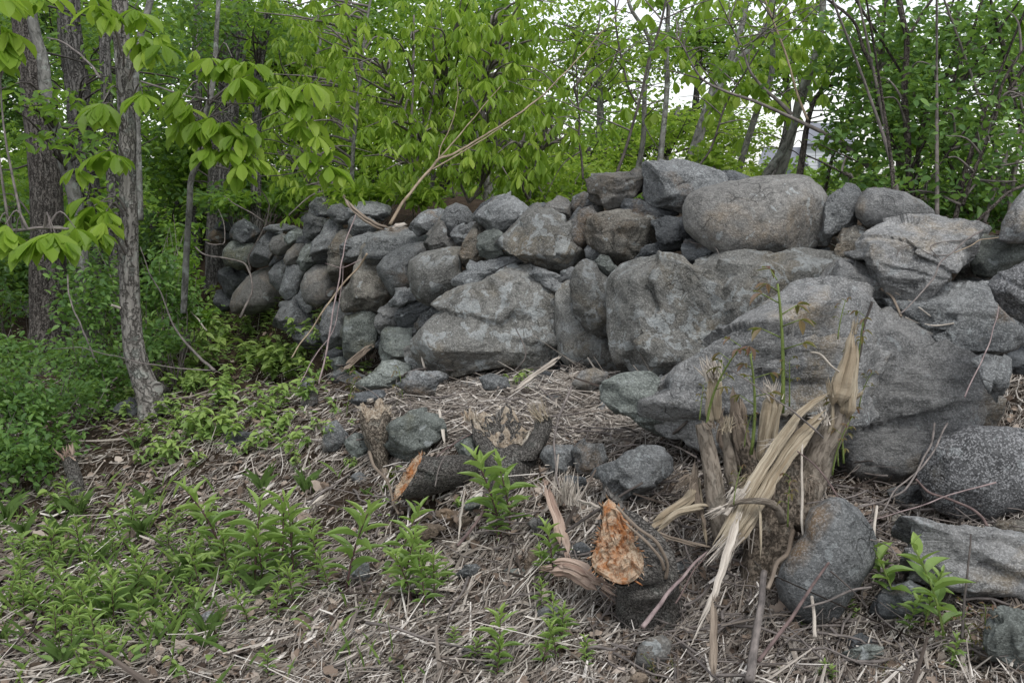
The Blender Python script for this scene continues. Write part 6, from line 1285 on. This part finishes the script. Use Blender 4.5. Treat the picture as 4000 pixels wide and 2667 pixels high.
# goldenrod: base x,y and top y in view 9 and A
for v, L_ in (('9', '1370,740,280 1560,890,380 1610,880,520 1735,860,390 1800,850,420 1900,640,430 1950,850,550 2115,930,400 2010,900,690 1790,700,430 1220,900,640 1200,760,560 940,1080,800 760,640,430 500,740,460 440,420,210 520,430,300 350,700,480 300,740,540 240,720,590 180,800,650 690,700,560 610,720,600 540,800,620 480,1140,870 600,1140,840 700,1120,850 740,1060,790 650,980,740 560,1000,780 420,1000,760 380,1150,900 500,1250,1000 600,1330,1040 660,1380,1130 440,1300,1080 330,900,690 120,900,720 60,1000,790 150,1050,860 820,960,700 860,880,640 980,640,520 1080,520,400 1120,480,380 1150,900,700 860,1200,960 1790,980,740 1700,1100,880 1640,1430,1240 1420,900,700 1470,820,640 1700,930,720 1860,930,760 210,1000,800 280,1080,860 350,1230,1000'),
                 ('A', '880,500,10 930,480,60 850,540,250 250,700,330 270,860,460 330,880,550 430,860,530 470,900,600 400,960,640 560,770,640 1190,760,440 1140,760,560 1120,960,760 1190,1130,900 1240,1130,900 1210,1250,1000 1130,1290,1060 850,1330,950 700,1260,1080 850,1359,1120 1420,1230,1080 1400,1290,1150 590,1170,1030 0,960,860 2300,300,200')):
    for t in L_.split():
        x, y, ty = map(float, t.split(',')); a, b = vp(v, x, y); s = VIEW[v][2]; place('goldenrod', a, b, max(70, (y-ty)/s*1.15), None, k); k += 1
rg = np.random.default_rng(15)
for i in range(14):
    x, y = rg.uniform(-200, 1000), rg.uniform(1950, 2600); place('goldenrod', x, y, rg.uniform(90, 190), None, k); k += 1
for i in range(10):
    x, y = rg.uniform(-100, 900), rg.uniform(2000, 2650); place('seedling', x, y, rg.uniform(60, 120), None, k); k += 1
for i in range(14):
    x, y = rg.uniform(0, 1200), rg.uniform(1900, 2650); place('grass', x, y, rg.uniform(80, 170), None, k); k += 1
# broad leaved shoots bottom right
for x, y, ty in [(780,1240,720),(660,1000,740),(940,1270,870),(1065,1400,715),(500,1160,1040),(500,1210,1100),(560,1000,960),(340,1560,1420),(380,1590,1440),(300,1560,1480),(1110,1520,1280),(1090,1440,1330),(200,1250,1120),(840,1300,1000)]:
    a, b = vp('8', x, y); place('serrated', a, b, (y-ty)/1.542, None, k); k += 1
# seedlings
for x, y, h in [(1160,1290,170),(1230,1330,150),(1060,1320,130),(1480,700,120),(1540,900,200),(1680,940,190),(1600,960,150),(1470,880,140),(1380,860,120),(1720,700,120),(1800,560,60),(1240,560,150),(1180,520,130),(1130,600,130),(1060,560,130),(1000,420,120),(1300,600,120),(930,620,120),(870,560,140),(900,700,130),(840,700,120),(1480,1180,120),(1340,1300,140),(1560,1220,120),(1630,1290,140),(1530,1370,130),(1690,1380,120),(1400,1400,110),(1280,1270,120),(1210,1260,130),(1100,1240,120),(1000,1130,110),(940,980,110),(1080,1040,110),(1200,1010,110),(1330,980,120),(1420,960,110),(1560,1080,120),(1640,1120,130),(690,1100,110),(740,1180,100),(860,1180,90),(960,1160,110),(880,1300,110),(950,1380,110),(1000,1450,120),(900,1480,130),(840,1450,120),(1100,1480,110),(1850,720,80),(1120,760,110),(1060,700,110),(1020,820,110),(1300,760,130),(1230,700,120),(760,1100,110)]:
    a, b = vp('E', x, y); place('seedling', a, b, h/1.493, None, k); k += 1
for x, y, h in [(620,210,90),(540,230,70),(600,190,60),(560,950,90),(500,930,70),(270,660,120),(340,700,110),(1330,1240,100),(1160,760,60),(1880,270,90),(1840,280,80),(1760,330,120),(1900,390,70),(120,930,120),(60,860,120),(560,620,60),(30,620,120),(440,540,110)]:
    a, b = vp('5', x, y); place('seedling', a, b, h/1.96, None, k); k += 1
for i in range(60):
    x, y = rg.uniform(250, 1250), rg.uniform(1130, 1750)
    if y < 1250 and x > 800: continue
    if 400 < x < 640 and y > 1500: continue
    place('seedling', x, y+60, rg.uniform(55, 105), None, k); k += 1
# bronze saplings round the splintered stump
for x, y, ty, d in [(650,760,60,3.46),(480,1000,440,3.42),(960,380,170,3.42),(1060,620,260,3.46),(230,880,400,3.44),(190,830,640,3.42),(440,980,800,3.4),(380,1300,1100,3.2),(690,750,500,3.45),(960,1080,780,3.5),(990,1060,700,3.5),(930,1130,830,3.44),(1080,760,560,3.5),(680,1420,1150,3.2)]:
    a, b = vp('7', x, y); place('bronze', a, b, (y-ty)/1.4255, None, k, d); k += 1
for v, x, y, ty in [('5', 500,540,200),('5', 930,480,180),('5', 880,470,300),('8', 1180,1330,1050),('8', 1300,1350,1080),('8', 1230,1450,1150),('8', 60,1568,1470),('8', 680,1568,1440),('8', 760,1568,1440),('8',240,1240,1020),('A',1830,1359,1180),('A',1920,1350,1200),('9',1220,680,520),('E',1640,850,640)]:
    a, b = vp(v, x, y); place('bronze', a, b, (y-ty)/VIEW[v][2], None, k); k += 1
for v, x, y, h in [('5',180,1100,200),('5',640,1150,90),('9',600,720,220),('9',660,1060,300),('9',880,350,160),('9',980,900,200),('9',1060,860,200),('9',760,980,220),('9',140,560,180),('9',1870,280,170),('E',790,1360,120),('E',1230,1300,120),('A',1250,1050,120),('9',20,1200,150)]:
    a, b = vp(v, x, y); place('grass', a, b, h/VIEW[v][2], None, k); k += 1
# labels: each plant is told apart by its neighbour in the picture and by its rank there
MARKS = [(520,1450,'the nearest trunk'),(290,1850,'the small cut stump at the left'),(960,1200,'the wall\'s far end'),(1180,2020,'the broad bleached plank'),(1640,1880,'the fallen cut log'),(1420,1620,'the crumbly stump'),(1960,1800,'the hollow stump'),(2420,2120,'the leaning orange stump'),(2560,1820,'the blue grey block'),(3050,1500,'the yellow splinters'),(2980,1900,'the splintered stump\'s trunk'),(3200,2200,'the tapering grey boulder'),(3700,2180,'the log shaped slab'),(3480,2400,'the flat dark slate'),(3930,2450,'the bottom right rock'),(2550,2540,'the egg shaped stone'),(1500,2350,'the thick fallen pole'),(950,2450,'the pale brown lying branch'),(200,2250,'the lower left tall weeds'),(480,2600,'the far left bottom edge'),(700,2000,'the bare litter patch'),(1150,1650,'the serpentine root'),(1900,1470,'the trapezoid stone\'s foot'),(1250,1450,'the leaning pole\'s foot'),(1900,2560,'the bottom edge at centre'),(2150,2350,'the torn pinkish slab'),(350,2450,'the weeds by the bottom left'),(100,1500,'the lower left shrub'),(800,1350,'the long bleached pole'),(560,2150,'the weed patch\'s upper edge')]
ORD = ['leftmost', 'second', 'third', 'fourth', 'fifth', 'sixth', 'seventh', 'eighth', 'ninth', 'tenth', 'eleventh', 'twelfth', 'thirteenth', 'fourteenth', 'fifteenth', 'sixteenth', 'seventeenth', 'eighteenth', 'nineteenth', 'twentieth', 'twenty first', 'twenty second', 'twenty third', 'twenty fourth', 'twenty fifth', 'twenty sixth', 'twenty seventh', 'twenty eighth', 'twenty ninth', 'thirtieth']
DESC = {'goldenrod': 'narrow leaved shoot', 'serrated': 'broad leaved shoot', 'seedling': 'small leafy seedling', 'bronze': 'bronze leaved sapling', 'grass': 'thin grass tuft'}
near = {}
for p in PLANTS:
    m = min(MARKS, key=lambda q: math.hypot(q[0]-p[2], q[1]-p[3]+p[4]*.4)); near.setdefault((p[1], m[2]), []).append(p)
for key in list(near):
    L_ = near[key]
    if len(L_) > 9:
        L_.sort(key=lambda p: p[3]); h_ = len(L_)//2; near[key] = L_[:h_]; near[(key[0], key[1]+', lower row')] = L_[h_:]
        near[(key[0], key[1]+', upper row')] = near.pop(key)
for (kd, mk), L_ in near.items():
    L_.sort(key=lambda p: p[2])
    for i, p in enumerate(L_):
        n = len(L_)
        if n == 1: lab = f'{DESC[kd]}, the only one next to {mk}'
        elif i == n-1: lab = f'rightmost {DESC[kd]} near {mk}'
        elif i == 0: lab = f'leftmost {DESC[kd]} near {mk}'
        else: lab = f'{ORD[i]} {DESC[kd]} from left near {mk}'
        tag(p[0], lab, {'goldenrod': 'shoot', 'serrated': 'shoot', 'seedling': 'seedling', 'bronze': 'sapling', 'grass': 'grass tuft'}[kd], GP[kd])
# ---- shrubs at the left
def shrub(label, bl, n, L, mat, seed, name='shrub'):
    b = [pblob(*q) for q in bl]; c = b[0]; g = gz(c[0], c[1]); t = empty(name, (c[0], c[1], g), label, 'shrub', 'leafy shrubs at the left of the bank')
    rg = np.random.default_rng(seed); e, _ = blob_pts(b, 26, rg, .3, .3); root = np.array([[c[0]+rg.normal(0, .08), c[1]+rg.normal(0, .08), g+z] for z in np.linspace(-.05, .12, 8)])
    twigs(t, 'stems', e, root, M_TWIG['g'], .006, seed, .02); leaf_mass('foliage', b, n, L, L*.62, mat, t, seed, 'ovate', clump=.24, nclump=24, up=.7, shell=.35); return t
shrub('dense round leaved shrub at the lower left edge', [(60,1700,5.1,210,150,.35),(170,1560,5.4,170,110,.35),(-80,1560,5.3,200,160,.4),(-150,1780,5.0,200,130,.3)], 5200, .042, L_COOL, 31)
shrub('leafy shrub between the lower left shrub and the nearest trunk', [(330,1420,6.3,170,110,.35),(420,1500,6.2,110,80,.3)], 1500, .045, L_COOL, 32)
shrub('green undergrowth shrub at the left edge below the thick trunk', [(30,1400,6.8,190,70,.4)], 900, .05, L_COOL, 33)
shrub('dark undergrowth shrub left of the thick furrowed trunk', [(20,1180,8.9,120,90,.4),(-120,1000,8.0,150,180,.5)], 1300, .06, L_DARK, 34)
shrub('undergrowth shrub between thick trunk and nearest trunk', [(390,1230,7.4,130,160,.4),(340,1060,7.8,110,120,.4)], 1500, .06, L_COOL, 35)
shrub('leafy shrub right of the nearest trunk, under the slender tree', [(640,1150,7.6,120,170,.4),(620,1330,7.0,110,80,.3)], 1700, .058, L_COOL, 36)
shrub('shrub covering the far left end of the wall', [(720,1110,8.2,60,130,.25),(690,930,9.2,70,110,.3),(790,1230,7.9,60,40,.2)], 900, .065, L_MID, 37)
shrub('low shrub growing over the wall top at its far end', [(960,790,10.0,170,50,.4),(1120,765,9.6,80,40,.2)], 900, .075, L_MID, 38)
shrub('bright shrub behind the crest near the step in the wall', [(1400,760,7.6,160,50,.3),(1640,760,7.4,120,40,.3)], 900, .075, L_BRIGHT, 39)
shrub('pale green low shrub behind the crest, centre', [(2150,760,7.2,170,50,.3),(2300,700,7.4,120,60,.3)], 900, .06, L_BRIGHT, 40)
shrub('low leafy shrub behind the giant rounded boulder', [(2860,655,7.8,110,50,.3),(2750,620,8,120,60,.3)], 500, .07, L_BRIGHT, 45)
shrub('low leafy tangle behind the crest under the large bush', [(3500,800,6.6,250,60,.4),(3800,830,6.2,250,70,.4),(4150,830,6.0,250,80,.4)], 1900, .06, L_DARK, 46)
shrub('leafy tangle behind the white oval crest stone', [(3300,720,7.6,170,70,.4),(3100,745,9.5,200,40,.5)], 900, .06, L_MID, 47)
# small cut stump at the left and moss cushions
sS = empty('small_stump', P(*hit(290, 1960)[0:0] or (290, 1960), hit(290, 1960)[1]), 'small thin cut stump with a frayed pinkish top, left in the litter', 'stump')
d_ = hit(290, 1960)[1]
MB().tube(spline([P(300, 1965, d_), P(290, 1870, d_+.02), P(268, 1785, d_+.03)], 14), np.linspace(34, 26, 14)*d_/F, nseg=14, rough=.15, lump=.15).build('trunk', B_STUMP, sS)
tuft('splinter_tuft', M_REDWOOD, '0', 268*.588, 1785*.588, d_+.02, -.3, -1, 26, 26, .5, 3, sS, 20, 33)
for i, (v, x, y, r, lab) in enumerate([('5', 870, 990, 60, 'yellow green moss cushion behind the log\'s cut end'), ('5', 1850, 1040, 50, 'yellow green moss cushion at the hollow stump\'s right side'), ('6', 160, 760, 34, 'small moss cushion right of the hollow stump\'s base'), ('6', 1310, 1480, 30, 'moss patch at the foot of the splintered stump')]):
    a, b = vp(v, x, y); c = P(a, b, probe(a, b)+.012); n = 420; rg = np.random.default_rng(i); R = r/VIEW[v][2]*((c-CAM) @ FWD)/F
    u = norm(rg.normal(size=(n, 3))); u[:, 2] = np.abs(u[:, 2])*.7; V, Q, t = leaves_arr(c+u*R*rg.uniform(.6, 1, (n, 1)), u+rg.normal(0, .4, (n, 3)), rg.normal(0, 1, (n, 3)), .009, .004, 'simple')
    o = mesh_np('moss_cushion', V, [Q], M_MOSS, loc=tuple(c-np.array([0, 0, R*.3])), tint=t); tag(o, lab, 'moss', 'moss cushions on the bank')
# more half buried stones in the litter around the stumps
for i, (v, x, y, w_, h_, m_, lab) in enumerate([('6', 1040, 1290, 90, 60, 'g', 'half buried grey stone between the orange stump and the hanging planks'), ('6', 420, 1180, 70, 60, 'd', 'dark chip stone behind the torn pinkish slab'), ('5', 600, 1010, 80, 50, 'g', 'small grey stone below the crumbly stump\'s roots'), ('5', 1250, 1290, 90, 60, 'v', 'earthy brown stone beneath the fallen log\'s shadow'), ('8', 800, 600, 90, 50, 'b', 'rusty leaf coloured stone beside the log shaped slab\'s upper corner'), ('8', 560, 1330, 120, 60, 'd', 'dark stone under the curled root at the bottom'), ('A', 1180, 930, 80, 50, 'g', 'small grey stone among shoots below the torn slab'), ('A', 960, 690, 70, 40, 'n', 'small greenish stone in the litter below the hollow stump'), ('9', 1300, 1050, 80, 50, 'g', 'small grey stone by the pale brown lying branch'), ('E', 1400, 1290, 100, 50, 'd', 'dark stone under the seedlings left of the crumbly stump'), ('E', 760, 1120, 110, 60, 'd', 'dark stone by the nearest trunk\'s roots'), ('6', 300, 250, 110, 40, 'g', 'flat grey ledge stone showing through the litter below the cradling boulder'), ('5', 1480, 300, 130, 38, 'g', 'flat ledge stone showing through the straw below the trapezoid stone'), ('5', 1900, 320, 120, 36, 'n', 'flat greenish ledge stone in the straw, right of the low rounded one'), ('6', 620, 300, 90, 60, 'g', 'small grey stone poking from the pale litter mound')]):
    a_ = [(x+w_*math.cos(t)*r_, y+h_*math.sin(t)*r_) for t, r_ in zip(np.linspace(0, 6.28, 9)[:-1], np.random.default_rng(i).uniform(.8, 1.15, 8))]
    p_ = vp(v, x, y+h_*.7); rock(v, 'B' if i % 3 else 'S', m_, hit(*p_)[1]-.01, .8, lab, ' '.join(f'{a},{b}' for a, b in a_), 700+i, grow=1.0, group=FOOT_G)
# short grass and tiny weeds between the shoots
gd = lambda px, py: np.clip(1-((px-450)/750)**2-((py-2250)/420)**2, 0, 1)*.8+.05
def green_bits(n, seed, L, tpl, up, box=(-500, 1850, 1700, 2850), keep=gd):
    rg = np.random.default_rng(seed); px = rg.uniform(box[0], box[2], n); py = rg.uniform(box[1], box[3], n); kx = rg.random(n) < keep(px, py)*(.5+fbm(np.column_stack([px/130, py/90, 0*px+seed]), 2)); px, py = px[kx], py[kx]; n = len(px)
    q, d = ray_xy(px, py); z = ground(q[:, :2]); a = rg.uniform(0, 6.28, n); dr = np.column_stack([np.cos(a), np.sin(a), up*rg.uniform(.5, 1.5, n)]); ln = L*rg.uniform(.5, 1.3, n)
    V, Q, t = leaves_arr(np.column_stack([q[:, :2], z+(0 if up > 1 else .02+.05*rg.random(n))]), dr, np.column_stack([-np.cos(a)*up, -np.sin(a)*up, 1+0*a]), ln, ln*(.028 if up > 1 else .55), tpl, None, rg); return V, Q, t, None
o = litter('grass', [green_bits(5000, 3, .11, 'lance', 2.2)], L_LOW); tag(o, 'thin short grass among the shoots at the lower left', 'grass')
low = lambda px, py: np.clip(1-((px-650)/800)**2-((py-1480)/330)**2, 0, 1)
o = litter('ground_cover', [green_bits(3500, 4, .045, 'ovate', .3), green_bits(2600, 8, .06, 'ovate', .3, (850, 1180, 1400, 1420), lambda a, b: 0*a+.8), green_bits(6500, 5, .05, 'ovate', .3, (-500, 1180, 1500, 1850), low)], L_LOW); tag(o, 'low leafy ground cover spreading over the left of the bank', 'ground cover')
